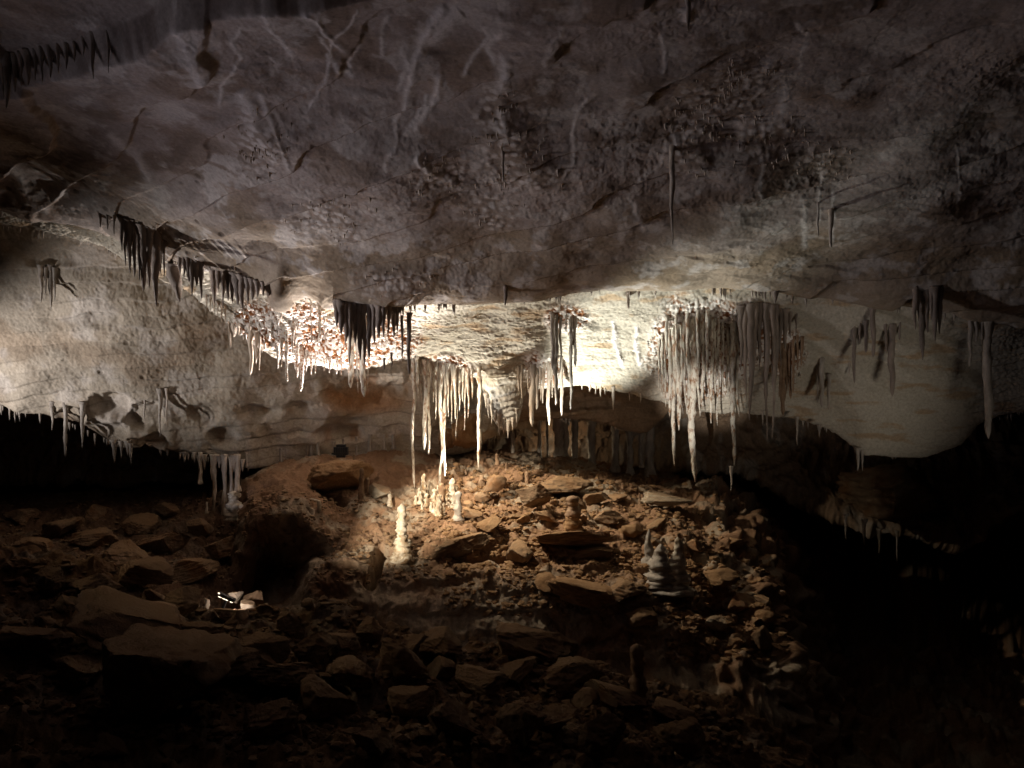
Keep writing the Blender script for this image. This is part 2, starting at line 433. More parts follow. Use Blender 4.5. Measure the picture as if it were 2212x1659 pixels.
# ---- crusted zones: knobbly coral-like calcite
CRUST = [(1095, 330, 80, 70), (1150, 385, 90, 40), (960, 380, 90, 60), (1560, 230, 120, 80), (1640, 300, 110, 60), (1490, 300, 70, 90), (1780, 350, 70, 45), (1600, 170, 90, 60), (560, 300, 80, 90), (720, 470, 120, 60), (1080, 240, 60, 60), (420, 590, 90, 40), (340, 520, 70, 60), (850, 610, 90, 45), (1060, 460, 80, 40)]
wob2 = 0.35 * fbm(P * 2.6 + 5, 3)
CR = np.zeros(len(P), np.float32)
for cx, cy, rx, ry in CRUST: CR = np.maximum(CR, np.where(isA, 1 - sst(.25, 1.15, np.hypot((PX - cx) / rx, (PY - cy) / ry) + 1.3 * wob2), 0))
PK = np.zeros(len(P), np.float32)           # white crust over red clay in the alcove
for cx, cy, rx, ry in [(560, 700, 85, 60), (660, 720, 80, 85), (760, 740, 100, 70), (850, 740, 70, 70), (960, 810, 90, 45), (1170, 800, 60, 45), (1225, 690, 60, 40), (1500, 760, 120, 130), (1690, 760, 60, 60), (1590, 740, 100, 100)]:
    PK = np.maximum(PK, np.where(isB, 1 - sst(.6, 1.05, np.hypot((PX - cx) / rx, (PY - cy) / ry) + 0.7 * wob2), 0))
knob = np.zeros(len(P), np.float32); mk = (CR > 0.01) | (PK > 0.01)
knob[mk] = 0.5 - worley(P[mk] * np.array([9, 9, 5.5]))
mk2 = PK > 0.01; knob[mk2] = 0.55 * (0.5 - worley(P[mk2] * np.array([10, 10, 7]))) + 0.6 * (0.5 - worley(P[mk2] * np.array([19, 19, 14])))
disp += CR * (0.016 * knob + 0.01) + PK * (0.085 * knob + 0.03)
# pits
pit = np.zeros(len(P), np.float32); mp_ = isA & (PX < 900) & (PY > 150)
wv = worley(P[mp_] * np.array([3.2, 3.2, 3.2])); pit[mp_] = (1 - sst(0.10, 0.20, wv)) * sst(0.0, 0.3, fbm(P[mp_] * 0.8 + 8, 2) + .1)
disp -= 0.014 * pit

P2 = P + N * disp[:, None]
# colours: grey-buff limestone, browner stains, paler calcite
base = np.array([0.39, 0.335, 0.31]); brown = np.array([0.235, 0.175, 0.135]); white = np.array([0.66, 0.61, 0.58]); red = np.array([0.27, 0.115, 0.045]); cream = np.array([0.53, 0.49, 0.41])


def mix(a, b, t): return a * (1 - t[:, None]) + b * t[:, None]


col = np.tile(base, (len(P), 1))
st = fbm(P * np.array([0.9, 0.9, 1.6]) + 11, 4)
col = mix(col, brown, 0.85 * sst(-0.05, 0.45, st))
bs_ = tilt * 11 + 1.2 * fbm(P * np.array([.4, .8, .8]) + 60, 3); bl = np.floor(bs_).astype(np.int64) & 255; bf = bs_ - np.floor(bs_)
bt = (RND[bl, 0] * (1 - sst(.7, 1, bf)) + RND[(bl + 1) & 255, 0] * sst(.7, 1, bf))
col = col * (1 + wA * .38 * (bt - .5))[:, None]
low = sst(430, 560, PY + 60 * fbm(P * 0.9, 2)) * wA
col = mix(col, np.array([0.33, 0.255, 0.165]), 0.6 * low)
col = mix(col, white * 0.85, 0.75 * sst(0.05, 0.5, fbm(P * 1.6 + 40, 5, .6)) * wA)
col = mix(col, cream, 0.85 * wB)
col = mix(col, np.array([0.40, 0.25, 0.12]), wB * 0.6 * sst(0.2, 0.6, fbm(P * np.array([1.2, 1.2, 5]) + 2, 4)))
col = mix(col, np.array([.74, .70, .68]), np.clip(RIB * 1.1, 0, 1) * (0.8 + 0.2 * wB))
cw = sst(-0.15, 0.25, knob + 0.25 * fbm(P * 12, 2))
col = mix(col, mix(np.tile(np.array([0.30, 0.235, 0.19]), (len(P), 1)), white, cw), np.clip(CR * 0.9, 0, 1))
redp = sst(-0.05, 0.25, fbm(P * np.array([1.6, 1.6, 2.2]) + 71, 3) + 0.05)
cw2 = sst(-0.02, 0.16, knob + 0.42 * fbm(P * 15 + 9, 3) - 0.22 * redp + 0.27)
col = mix(col, mix(np.tile(red, (len(P), 1)), np.tile(np.array([0.85, 0.80, 0.76]), (len(P), 1)), cw2), np.clip(PK, 0, 1))
col = mix(col, np.array([0.10, 0.07, 0.05]), 0.6 * pit)
col = mix(col, np.array([.34, .33, .32]), .8 * blob(PX, PY, 1092, 890, 60, 80, .5))
me = mesh_from('cave_roof', P2, grid_faces(nr, nc), True, np.clip(col, 0.01, 0.9)); link('cave_roof', me, M['roof'], kind='structure')
PA = P2[isA & (RID > 1.5)]; PB = P2[isB & (RID < 11.6)]

# ---- rear roof and back wall behind the second lip
LOWC = [(-900, 800, 14.5), (0, 882, 15.3), (120, 905, 15.4), (240, 958, 15.6), (330, 972, 15.7), (400, 985, 15.8), (480, 998, 15.9), (540, 1012, 16.0), (575, 1008, 16.2), (650, 1000, 16.6), (750, 1000, 16.9), (870, 1000, 17.1), (960, 985, 17.1), (1030, 968, 17.1), (1080, 938, 17.1),
        (1110, 918, 17.1), (1190, 906, 17.1), (1290, 905, 17.1), (1350, 922, 17.1), (1390, 932, 17.1), (1425, 902, 17.2), (1460, 880, 17.2), (1600, 868, 17.4), (1850, 880, 17.5), (2212, 860, 17.5), (3100, 860, 17)]
lowc = row(LOWC)
c0 = row([(-900, 250, 12.9), (0, 400, 13.3), (280, 470, 13.9), (560, 560, 14.9), (900, 640, 16.1), (1106, 680, 16.8), (3100, 700, 16.8)])
c1 = row([(-900, 420, 13.4), (0, 520, 13.7), (280, 580, 14.3), (560, 690, 15.4), (900, 750, 16.4), (1106, 760, 16.9), (3100, 770, 16.9)])
c2 = row([(-900, 600, 14.0), (0, 690, 14.5), (280, 760, 15.0), (560, 840, 15.7), (900, 870, 16.7), (1106, 830, 17.1), (1300, 825, 17.1), (3100, 820, 17.1)])
wall2 = row([(-900, 860, 19), (0, 940, 19), (540, 1000, 19), (900, 975, 18.4), (1106, 940, 19.0), (1300, 940, 19.4), (1500, 905, 19), (1700, 930, 18.6), (1850, 985, 17.6), (2000, 1000, 17), (2212, 1000, 16.5), (3100, 1000, 16)])
wall3 = row([(-900, 1000, 19), (540, 1040, 18.6), (900, 1020, 18.4), (1106, 1030, 19.2), (1300, 1040, 19.6), (1400, 1035, 19.4), (1510, 1012, 18.6), (1600, 1020, 18.3), (1700, 1062, 17.8), (1770, 1102, 17.4), (1830, 1126, 17), (1880, 1150, 16.7), (2000, 1158, 16.4), (2090, 1182, 16.2), (2150, 1130, 16), (2212, 1100, 15.8), (3100, 1090, 15)])
wrows = [c0, c1, c2, blend_rows(c2, lowc, .55), lowc, off(lowc, 0, .25, .04), off(lowc, 0, .9, .40), blend_rows(off(lowc, 0, 1.0, .30), wall2, .75), wall2, blend_rows(wall2, wall3, .5, 0, .1), wall3, off(wall3, 0, .4, .10), off(wall3, 0, 1.6, .3), row([(-900, 1150, 23), (3100, 1150, 23)]), row([(-900, 1500, 23), (3100, 1500, 23)])]
wsubs = [60, 80, 70, 60, 16, 14, 16, 40, 40, 40, 14, 10, 8, 4]
G, rid = loft(wrows, wsubs); nr, nc = G.shape[:2]
RID = np.repeat(rid[:, None], nc, 1).ravel(); N = normals(G).reshape(-1, 3); P = G.reshape(-1, 3).copy()
if N[RID < 3][:, 1].mean() > 0: N = -N
PX, PY = proj(P)
wl = 1 - sst(4.2, 5.5, RID)
disp = 0.12 * fbm(P * 0.6 + 4, 3) + 0.011 * fbm(P * 5, 3, .55) + 0.003 * fbm(P * 22, 2)
tilt = P @ np.array([-0.06, 0.0, 1.0]); s = tilt * 4 + 0.5 * fbm(P * 0.7, 3); fr = s - np.floor(s)
disp += wl * 0.05 * RND[np.floor(s).astype(np.int64) & 255, 1] * (sst(0, .12, fr) - fr)
wv = worley(P * np.array([1.0, 1.0, 1.4]) + 0.25 * np.stack([fbm(P * 1.6, 2)] * 3, 1))
scal = wl * sst(0.0, 1.0, (PY - 780) / 120) * (1 - sst(1000, 1150, PX))
disp += scal * (-0.10 * (1 - sst(0.10, 0.7, wv)))
POCK = [(225, 935, 75, 32, .30), (240, 880, 55, 38, .42), (305, 905, 55, 38, .40), (150, 905, 40, 28, .35), (790, 850, 100, 42, .35), (440, 895, 50, 30, .22), (482, 945, 36, 26, .30), (560, 890, 55, 22, .20), (735, 940, 60, 26, .20), (220, 690, 60, 24, .12), (110, 560, 70, 25, .16), (650, 880, 40, 20, .15), (1050, 720, 40, 40, .1), (1250, 870, 110, 24, .3), (330, 955, 40, 20, .25)]
PKT = np.zeros(len(P), np.float32); wb3 = 0.25 * fbm(P * 2.5, 3)
for cx, cy, rx, ry, h in POCK:
    k = 1 - sst(.45, 1.0, np.hypot((PX - cx) / rx, (PY - cy) / ry) + wb3); disp -= 0.6 * h * k * wl; PKT = np.maximum(PKT, k * wl)
disp += (1 - wl) * (0.10 * ridged(P * np.array([2.2, 2.2, 0.8]), 3) + 0.10 * fbm(P * 1.6, 3))
disp += wl * (0.007 * ridged(P * 9, 3, .6) - 0.02 * (1 - sst(.08, .2, worley(P * 3.1))) * sst(0, .4, fbm(P * .7 + 90, 2)))
P2 = P + N * disp[:, None]
col = np.tile(np.array([0.44, 0.38, 0.31]), (len(P), 1))
col = mix(col, np.array([0.30, 0.215, 0.145]), 0.55 * sst(0.0, .6, fbm(P * 0.9 + 21, 4)))
col = mix(col, white * .95, 0.4 * sst(.1, .6, fbm(P * np.array([1.4, 1.4, 2]) + 31, 4)) * wl)
fr_ = np.minimum(fr, 1 - fr)
col = col * (1 - .45 * wl * (1 - sst(.0, .05, fr_)) * sst(-.1, .3, fbm(P * 1.1 + 44, 2)))[:, None]
col = col * (1 + .3 * wl * (RND[np.floor(s).astype(np.int64) & 255, 2] - .5))[:, None]
col = mix(col, np.array([0.34, 0.155, 0.055]), 0.7 * sst(-.2, .4, fbm(P * 1.6 + 77, 3)) * PKT * sst(400, 640, PX))
col = mix(col, np.array([0.34, 0.16, 0.06]), 0.75 * wl * blob(PX, PY, 790, 868, 130, 40, .7))
right = sst(1060, 1140, PX) * wl; col = mix(col, np.array([0.24, 0.15, 0.085]), 0.85 * right)  # right of the rear roof painted darker, as no lamp reaches it
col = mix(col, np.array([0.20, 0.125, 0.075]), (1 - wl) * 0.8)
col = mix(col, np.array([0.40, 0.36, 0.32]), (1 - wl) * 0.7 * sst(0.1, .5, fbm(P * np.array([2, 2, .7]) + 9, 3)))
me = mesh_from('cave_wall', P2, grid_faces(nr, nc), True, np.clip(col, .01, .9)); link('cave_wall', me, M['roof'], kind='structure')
PC = P2[RID < 4.4]; PW = P2[(RID > 6.5) & (RID < 10.4)]

# ---- floor: back of the chamber, clay mound, pit, near rubble bank; right side sunk away from the light to stay black
f = [row([(-900, 960, 26), (3100, 960, 26)]),
     row([(-900, 1060, 20.5), (0, 1060, 20.5), (540, 1040, 20), (1106, 1008, 20), (1450, 1035, 20), (1600, 1075, 20), (1700, 1150, 20), (1850, 1380, 19), (3100, 1450, 19)]),
     row([(-900, 1085, 18), (0, 1085, 18), (300, 1075, 17.5), (450, 1080, 16.4), (545, 1036, 15.6), (600, 1010, 15.8), (680, 996, 16.3), (760, 988, 16.7), (900, 982, 17), (1040, 984, 17.4), (1200, 1000, 17.9), (1320, 1020, 18.2), (1450, 1042, 18.2), (1560, 1075, 17.5), (1680, 1180, 16.5), (1760, 1400, 16), (1850, 1520, 16), (3100, 1600, 15)]),
     row([(-900, 1150, 15.3), (0, 1150, 15.3), (400, 1190, 14.8), (500, 1200, 14.6), (548, 1090, 14.1), (640, 1062, 14.2), (700, 1080, 14.4), (760, 1092, 14.5), (900, 1075, 14.8), (1106, 1070, 15.2), (1300, 1088, 15.3), (1450, 1120, 15.1), (1560, 1170, 14.8), (1650, 1260, 14.2), (1760, 1560, 13.8), (1850, 1680, 13.5), (3100, 1750, 13)]),
     row([(-900, 1240, 13), (0, 1240, 13), (420, 1300, 12.9), (500, 1320, 13.2), (556, 1130, 13.5), (630, 1112, 13.3), (690, 1150, 13.3), (760, 1176, 13.3), (900, 1178, 13.2), (1050, 1170, 13.3), (1200, 1180, 13.3), (1350, 1195, 13.2), (1500, 1235, 13.0), (1640, 1330, 12.6), (1720, 1460, 12.3), (1800, 1610, 12), (1880, 1720, 12), (3100, 1800, 11.6)]),
     row([(-900, 1265, 12.6), (0, 1265, 12.6), (440, 1380, 12.5), (505, 1400, 13.2), (550, 1260, 14.4), (600, 1230, 14.8), (650, 1230, 14.7), (685, 1205, 14.0), (720, 1195, 13.0), (820, 1210, 12.85), (1000, 1220, 12.8), (1200, 1222, 12.9), (1400, 1255, 12.75), (1580, 1340, 12.3), (1690, 1425, 12.1), (1780, 1640, 11.8), (1880, 1750, 11.7), (3100, 1840, 11.3)]),
     row([(-900, 1310, 11.8), (0, 1310, 11.8), (440, 1400, 11.4), (560, 1420, 11.8), (635, 1360, 12.2), (680, 1230, 12.4), (740, 1230, 12.3), (820, 1262, 12.2), (900, 1292, 12.0), (1000, 1300, 12.0), (1150, 1280, 12.0), (1300, 1285, 12.1), (1450, 1325, 11.9), (1580, 1385, 11.7), (1690, 1440, 11.5), (1760, 1620, 11.2), (1850, 1800, 11), (3100, 1880, 10.8)]),
     row([(-900, 1400, 11.2), (0, 1400, 11.2), (560, 1560, 11.0), (690, 1330, 11.9), (760, 1370, 11.7), (900, 1410, 11.5), (1050, 1430, 11.4), (1300, 1420, 11.5), (1500, 1450, 11.3), (1680, 1520, 11), (1760, 1700, 10.8), (1850, 1850, 10.6), (3100, 1920, 10.5)]),
     row([(-900, 1560, 10.6), (1500, 1600, 10.6), (1850, 2080, 10.2), (3100, 2180, 10.2)]),
     row([(-900, 1560, 9.8), (1500, 1620, 9.8), (1850, 2090, 9.6), (3100, 2200, 9.6)]),
     row([(-900, 1150, 9.3), (0, 1200, 9.1), (110, 1215, 9), (220, 1238, 8.9), (350, 1300, 8.8), (460, 1330, 8.8), (560, 1345, 8.7), (660, 1318, 8.7), (760, 1340, 8.7), (900, 1382, 8.6), (1000, 1410, 8.6), (1150, 1440, 8.5), (1260, 1455, 8.4), (1400, 1490, 8.2), (1560, 1540, 8.0), (1700, 1620, 7.9), (1850, 1800, 7.8), (2212, 2050, 7.5), (3100, 2100, 7.5)]),
     row([(-900, 1290, 7.6), (0, 1340, 7.5), (280, 1400, 7.4), (560, 1450, 7.4), (1106, 1530, 7.2), (1600, 1640, 7.0), (1850, 1850, 6.9), (2212, 2050, 6.8), (3100, 2100, 6.8)]),
     row([(-900, 1500, 5.9), (0, 1560, 5.9), (560, 1620, 5.8), (1106, 1680, 5.7), (2212, 1790, 5.6), (3100, 1790, 5.6)]),
     row([(-900, 1960, 4.0), (3100, 1960, 4.0)], 1.3), row([(-900, 3300, 1.6), (3100, 3300, 1.6)], 3)]
fsubs = [6, 40, 60, 70, 40, 40, 50, 20, 10, 30, 60, 70, 40, 14]
G, rid = loft(f, fsubs); nr, nc = G.shape[:2]
RID = np.repeat(rid[:, None], nc, 1).ravel(); N = normals(G).reshape(-1, 3); P = G.reshape(-1, 3).copy()
if N[:, 2].mean() < 0: N = -N
PX, PY = proj(P)
near = sst(8.5, 9.5, RID)
disp = 0.12 * fbm(P * 0.8 + 14, 3) + 0.06 * ridged(P * 2.1, 3) + 0.035 * fbm(P * 5, 3, .6) + 0.012 * fbm(P * 20, 3, .6)
disp += near * (0.16 * (0.5 - worley(P * 1.7)) + 0.07 * (0.5 - worley(P * 4.5)))
edge = sst(1380, 1560, PX) * (1 - near); disp += edge * (0.30 * fbm(P * 1.7 + 3, 3, .6) + .18 * (0.5 - worley(P * 2.6)))
rub = sst(980, 1080, PX) * (1 - near) * sst(-.3, .2, fbm(P * 0.8 + 2, 2) + .2) * (1 - sst(1240, 1300, PY))
disp += rub * (0.10 * (0.5 - worley(P * 4.2)) + .03)
# layered clay crusts on the mound's face
s = P[:, 2] * 3.2 + 0.7 * fbm(P * 0.8 + 6, 3); fr = s - np.floor(s)
disp += (1 - near) * sst(3.2, 4.5, RID) * sst(820, 950, PX) * 0.10 * (sst(0, .12, fr) - fr)
for pts, w, h in (([(826, 1194), (816, 1215), (812, 1240), (800, 1262)], 13, .6), ([(826, 1196), (842, 1200), (858, 1206)], 7, .5), ([(690, 1060), (720, 1078), (748, 1090)], 5, .25), ([(1000, 1230), (1050, 1215), (1110, 1212)], 7, .4)):
    m = (np.abs(PX - pts[0][0]) < 140) & (np.abs(PY - pts[0][1]) < 150) & (RID < 8)
    d, par = pl_dist(PX[m] + 4 * fbm(P[m] * 5, 2), PY[m] + 4 * fbm(P[m] * 5 + 9, 2), pts); disp[m] -= h * np.exp(-(d / w) ** 4)
# hollow on the left flank
disp -= (1 - near) * .35 * (1 - sst(.4, 1, np.hypot((PX - 640) / 34, (PY - 1128) / 22)))
P2 = P + N * disp[:, None]
clay = np.array([0.255, 0.15, 0.088]); rockc = np.array([0.34, 0.27, 0.20]); left_shade = np.array([0.10, 0.055, 0.032])
col = np.tile(clay, (len(P), 1))
col = mix(col, rockc, sst(0.0, .45, fbm(P * 1.3 + 51, 4)))
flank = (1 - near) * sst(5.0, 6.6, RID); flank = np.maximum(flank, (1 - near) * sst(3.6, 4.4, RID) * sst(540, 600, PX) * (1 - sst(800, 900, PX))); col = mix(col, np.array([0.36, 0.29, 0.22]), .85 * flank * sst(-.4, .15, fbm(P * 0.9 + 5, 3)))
col = mix(col, left_shade, .7 * (1 - sst(480, 580, PX)) * (1 - near))  # left floor coloured darker to stand for its shade
nearc = mix(np.tile(np.array([0.22, 0.125, 0.06]), (len(P), 1)), np.array([0.27, 0.20, 0.14]), sst(0, .5, fbm(P * 1.8, 3)))
col = col * (1 - near[:, None]) + nearc * near[:, None]
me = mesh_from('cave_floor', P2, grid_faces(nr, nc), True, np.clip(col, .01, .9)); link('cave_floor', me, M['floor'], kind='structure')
PF_far = P2[RID < 8.0]; PF_near = P2[(RID > 9.2)]

# ------------------------------------------------------------------ picking points on the sheets
SH = {'A': PA, 'B': PB, 'C': PC, 'W': PW, 'F': PF_far, 'N': PF_near}
SHP = {k: np.stack(proj(v), 1) for k, v in SH.items()}


def hit(sheet, px, py):
    q = SHP[sheet]; m = np.abs(q[:, 0] - px) < 6
    idx = np.nonzero(m)[0]
    if len(idx) == 0: idx = np.arange(len(q))
    d = (q[idx, 0] - px) ** 2 + (q[idx, 1] - py) ** 2
    k = idx[d < d.min() + 9]
    return Vector(SH[sheet][k[np.argmin(SH[sheet][k][:, 1])]].tolist())


# ------------------------------------------------------------------ dripstone shapes
ORD = ['first', 'second', 'third', 'fourth', 'fifth', 'sixth', 'seventh', 'eighth', 'ninth', 'tenth', 'eleventh', 'twelfth', 'thirteenth', 'fourteenth', 'fifteenth', 'sixteenth', 'seventeenth', 'eighteenth', 'nineteenth', 'twentieth']


def lathe(path, radii, seed, segs=14, rough=0.18, flute=0.10, freq=6.0):
    """closed tube through path points with radii, roughened with noise"""
    n = len(path); th = np.linspace(0, 2 * np.pi, segs, endpoint=False)
    path = np.asarray(path, float); R = np.asarray(radii, float)
    V = np.zeros((n, segs, 3))
    V[..., 0] = path[:, None, 0] + R[:, None] * np.cos(th); V[..., 1] = path[:, None, 1] + R[:, None] * np.sin(th); V[..., 2] = path[:, None, 2]
    q = V.reshape(-1, 3) * np.array([freq * 2, freq * 2, freq]) + seed * 3.17
    w = 1 + rough * fbm(q, 3, .6).reshape(n, segs)
    q2 = np.stack([np.tile(np.cos(th) * 1.6, n), np.tile(np.sin(th) * 1.6, n), np.repeat(path[:, 2] * 0.7, segs)], 1) + seed * 1.7
    w += flute * pnoise(q2 * 1.5).reshape(n, segs)
    w = np.maximum(w, .25)
    V[..., 0] = path[:, None, 0] + R[:, None] * w * np.cos(th); V[..., 1] = path[:, None, 1] + R[:, None] * w * np.sin(th)
    V = V.reshape(-1, 3)
    Fq = []
    for i in range(n - 1):
        for j in range(segs):
            a = i * segs + j; b = i * segs + (j + 1) % segs
            Fq.append((a, b, b + segs, a + segs))
    V = np.vstack([V, path[0], path[-1]]); t = []
    for j in range(segs):
        t.append((len(V) - 2, (j + 1) % segs, j)); t.append((len(V) - 1, (n - 1) * segs + j, (n - 1) * segs + (j + 1) % segs))
    return V, np.array(Fq), np.array(t)


def drip_mesh(name, L, r, seed, style='cone', rough=.2, bend=0.0, lean=0.0, segs=12):
    rg = np.random.default_rng(seed)
    n = int(np.clip(L / 0.022, 12, 60)); t = np.linspace(0, 1, n)
    if style == 'cone': R = r * ((1 - t) ** 0.75 * 0.92 + 0.10)
    elif style == 'rod': R = r * (0.35 + 0.65 * (1 - t) ** 0.5) * (1 - 0.55 * sst(.93, 1, t))
    elif style == 'carrot': R = r * (1 - t ** 2.2 * .88)
    elif style == 'column': R = r * (0.75 + .35 * np.abs(2 * t - 1) ** 3 + .25 * sst(.8, 1, t))
    k = pnoise(np.stack([t * L * 5 + seed, np.full(n, seed * .37), np.zeros(n)], 1)); R = R * (1 + 0.30 * k)
    R = R * (1 + (.25 if style == 'rod' else .8) * np.exp(-t * L / .07)) if style != 'column' else R
    if style != 'column': R[-1] *= .45
    bx = bend * (t ** 1.5) + 0.006 * L * 4 * pnoise(np.stack([t * 2.4, np.full(n, seed * 1.1), np.zeros(n)], 1)); by = 0.02 * L * pnoise(np.stack([t * 2.4, np.full(n, seed * 2.1 + 9), np.zeros(n)], 1))
    path = np.stack([bx + lean * t, by, -t * L], 1); path[:, :2] -= path[0, :2]
    V, q, tr = lathe(path, R, seed % 97, segs, rough)
    return mesh_from(name, V, q, True, None, tr)


def drip(x, y0, y1, w, sheet, seed, mat, label, group, style='cone', d=None, rough=.22, bend=0.0, lean=0.0, name='stalactite', cat='stalactite', embed=0.07, segs=12, wk=1.0):
    if d is None: p = hit(sheet, x, y0); dd = p.y
    else: dd = d
    w *= wk * (0.62 + .62 * ((seed * 0.61803) % 1.0))
    p = at(x, y0, dd)
    if d is not None:
        v = SH[sheet]; k = np.argmin((v[:, 0] - p.x) ** 2 + (v[:, 1] - p.y) ** 2 + 0.02 * (v[:, 2] - p.z) ** 2)
        if v[k, 2] > p.z and v[k, 2] < p.z + 0.8: y0 -= (v[k, 2] - p.z) / dd * F; p = at(x, y0, dd)
    L = (y1 - y0) / F * dd + embed; r = w / 2 / F * dd * 1.15
    me = drip_mesh(name, L, r, seed, style, rough, bend / F * dd, lean / F * dd, segs)
    return link(name, me, M[mat], label, cat, group, kind='thing', loc=(p.x, p.y + r * .4, p.z + embed))


def drip_set(items, sheet, mat, what, where, group, seed0, **kw):
    """a row of stalactites; each is singled out by its rank from the left"""
    items = sorted(items); out = []
    for k, it in enumerate(items):
        x, y0, y1, w = it[:4]; o = dict(kw); lab = f'{what}, {ORD[k]} from the left {where}' if k < 20 else f'{what} {where}'
        if len(it) > 4: o.update(it[4])
        lab = o.pop('label', lab); m = o.pop('mat', mat)
        out.append(drip(x, y0, y1, w, sheet, seed0 + k, m, lab, group, **o))
    return out


# dark ragged row under the left lip
drip_set([(262, 474, 545, 10), (270, 478, 575, 11), (279, 482, 590, 12), (289, 486, 598, 14), (299, 490, 606, 14), (309, 495, 628, 16, dict(style='carrot')), (321, 500, 622, 15, dict(style='carrot')),
          (335, 505, 662, 14, dict(style='carrot', bend=0, label='long crooked dark stalactite, lowest of the ragged row under the left lip')), (345, 520, 590, 11), (353, 530, 600, 9), (246, 470, 510, 8), (232, 468, 496, 7), (216, 466, 492, 6)],
         'A', 'shaded_drip', 'dark stalactite', 'in the ragged row under the left lip', 'dark stalactites under the left lip', 100)
drip(371, 580, 652, 18, 'A', 131, 'shaded_drip', 'fat leaning dark stalactite with a forked tip, alone beside the ragged row', None, 'carrot', lean=12, bend=4)
drip_set([(388, 560, 592, 9), (397, 560, 602, 10), (406, 562, 610, 12), (415, 565, 640, 12), (424, 568, 618, 11), (432, 572, 645, 10)],
         'A', 'shaded_drip', 'short dark stalactite', 'in the fan beside the bluish patch', 'fan of dark stalactites beside the bluish patch', 140, style='carrot')
drip_set([(462, 588, 655, 13), (471, 588, 630, 10), (481, 590, 664, 12), (491, 592, 650, 11), (501, 594, 655, 12), (512, 598, 660, 14), (523, 602, 668, 14), (534, 606, 655, 14), (545, 610, 648, 12), (556, 614, 642, 12), (568, 618, 640, 12), (580, 624, 640, 10)],
         'A', 'shaded_drip', 'brown drapery stalactite', 'in the row before the red pocket', 'brown drapery before the red pocket', 160, style='carrot')
drip_set([(446, 640, 668, 5), (454, 645, 676, 5), (462, 650, 684, 5), (470, 655, 690, 5), (478, 660, 696, 5), (486, 664, 700, 5), (494, 700, 752, 7, dict(label='hooked pale stalactite hanging alone left of the red pocket', bend=3, style='rod')), (505, 705, 728, 10, dict(style='rod')), (515, 708, 724, 7), (541, 715, 810, 8, dict(style='rod')), (553, 722, 785, 9), (560, 730, 800, 8)],
         'B', 'drip', 'thin pale straw stalactite', 'along the left edge of the red pocket', 'pale straws left of the red pocket', 190)
# fringe of the red crusted pocket
drip_set([(600, 745, 796, 8), (608, 740, 792, 7), (618, 720, 826, 13, dict(style='rod')), (641, 745, 816, 9, dict(style='rod')), (651, 752, 845, 9, dict(style='rod')), (661, 765, 802, 8), (672, 772, 812, 6), (681, 775, 806, 6), (700, 778, 802, 5), (712, 780, 806, 5), (728, 778, 804, 6), (738, 778, 812, 7), (632, 700, 770, 9), (690, 660, 745, 6, dict(style='rod')), (672, 655, 740, 5, dict(style='rod')), (705, 775, 796, 5)],
         'B', 'red_crust', 'white crusted stalactite', 'in the fringe of the red pocket', 'crusted stalactites of the red pocket', 210)
# dark curtain before the pocket
drip_set([(727, 656, 706, 14), (736, 656, 722, 14), (747, 658, 745, 13), (755, 658, 790, 12), (766, 660, 742, 13), (776, 660, 778, 15), (787, 662, 800, 16), (797, 662, 775, 14), (808, 664, 745, 13), (818, 664, 730, 13), (828, 666, 728, 12), (839, 668, 722, 13), (850, 672, 730, 11), (858, 676, 716, 9)],
         'A', 'shaded_drip', 'dark curtain stalactite', 'in the dark curtain before the red pocket', 'dark curtain before the red pocket', 240, style='carrot')
drip_set([(757, 745, 838, 15, dict(label='thick crusted stalactite ending below the dark curtain, left one of two', style='rod')), (783, 715, 858, 17, dict(label='thickest crusted stalactite ending below the dark curtain, right one of two', style='rod')), (769, 770, 812, 8), (774, 780, 850, 5), (797, 780, 838, 6)],
         'B', 'crust', 'crusted stalactite', 'under the dark curtain', 'crusted stalactites under the dark curtain', 260, d=14.2)
drip_set([(868, 690, 776, 8), (884, 684, 812, 9), (846, 770, 795, 5), (830, 782, 800, 4)], 'A', 'shaded_drip', 'slim grey stalactite', 'right of the dark curtain', 'slim grey stalactites right of the dark curtain', 270, style='rod')
# hanging curtain and the long white columns over the mound
drip_set([(893, 782, 1055, 13, dict(label='longest white stalactite, leftmost of the three reaching the stalagmites', style='rod', rough=.3)),
          (918, 784, 972, 14, dict(style='rod', rough=.3)), (927, 788, 982, 11, dict(style='rod', rough=.3)),
          (952, 788, 1082, 15, dict(label='long double white stalactite nearly meeting the stalagmites below it', style='rod', rough=.3)), (960, 792, 1030, 9, dict(style='rod', rough=.3)),
          (1035, 800, 1012, 10, dict(label='ringed white stalactite alone at the right of the three long ones', style='rod', rough=.35)),
          (903, 778, 860, 8), (910, 778, 880, 9), (935, 786, 870, 8), (942, 786, 905, 8), (968, 792, 900, 9), (976, 794, 915, 9), (984, 796, 905, 9), (992, 798, 890, 9), (1001, 800, 868, 9), (1010, 802, 905, 7), (1020, 804, 862, 8), (900, 776, 835, 8), (985, 800, 945, 6), (1005, 806, 930, 6)],
         'B', 'crust', 'crusted white stalactite', 'in the long curtain above the stalagmites', 'white curtain above the stalagmites', 290, wk=.8)
drip_set([(1050, 856, 884, 6), (1056, 866, 905, 7), (1063, 880, 918, 7), (1070, 892, 912, 6), (1078, 900, 942, 8), (1088, 910, 934, 6), (1098, 915, 948, 7), (1108, 910, 930, 6), (1116, 890, 915, 6)], 'B', 'grey_drip', 'small grey stalactite', 'on the hanging roof bulge', 'small stalactites on the hanging roof bulge', 660)
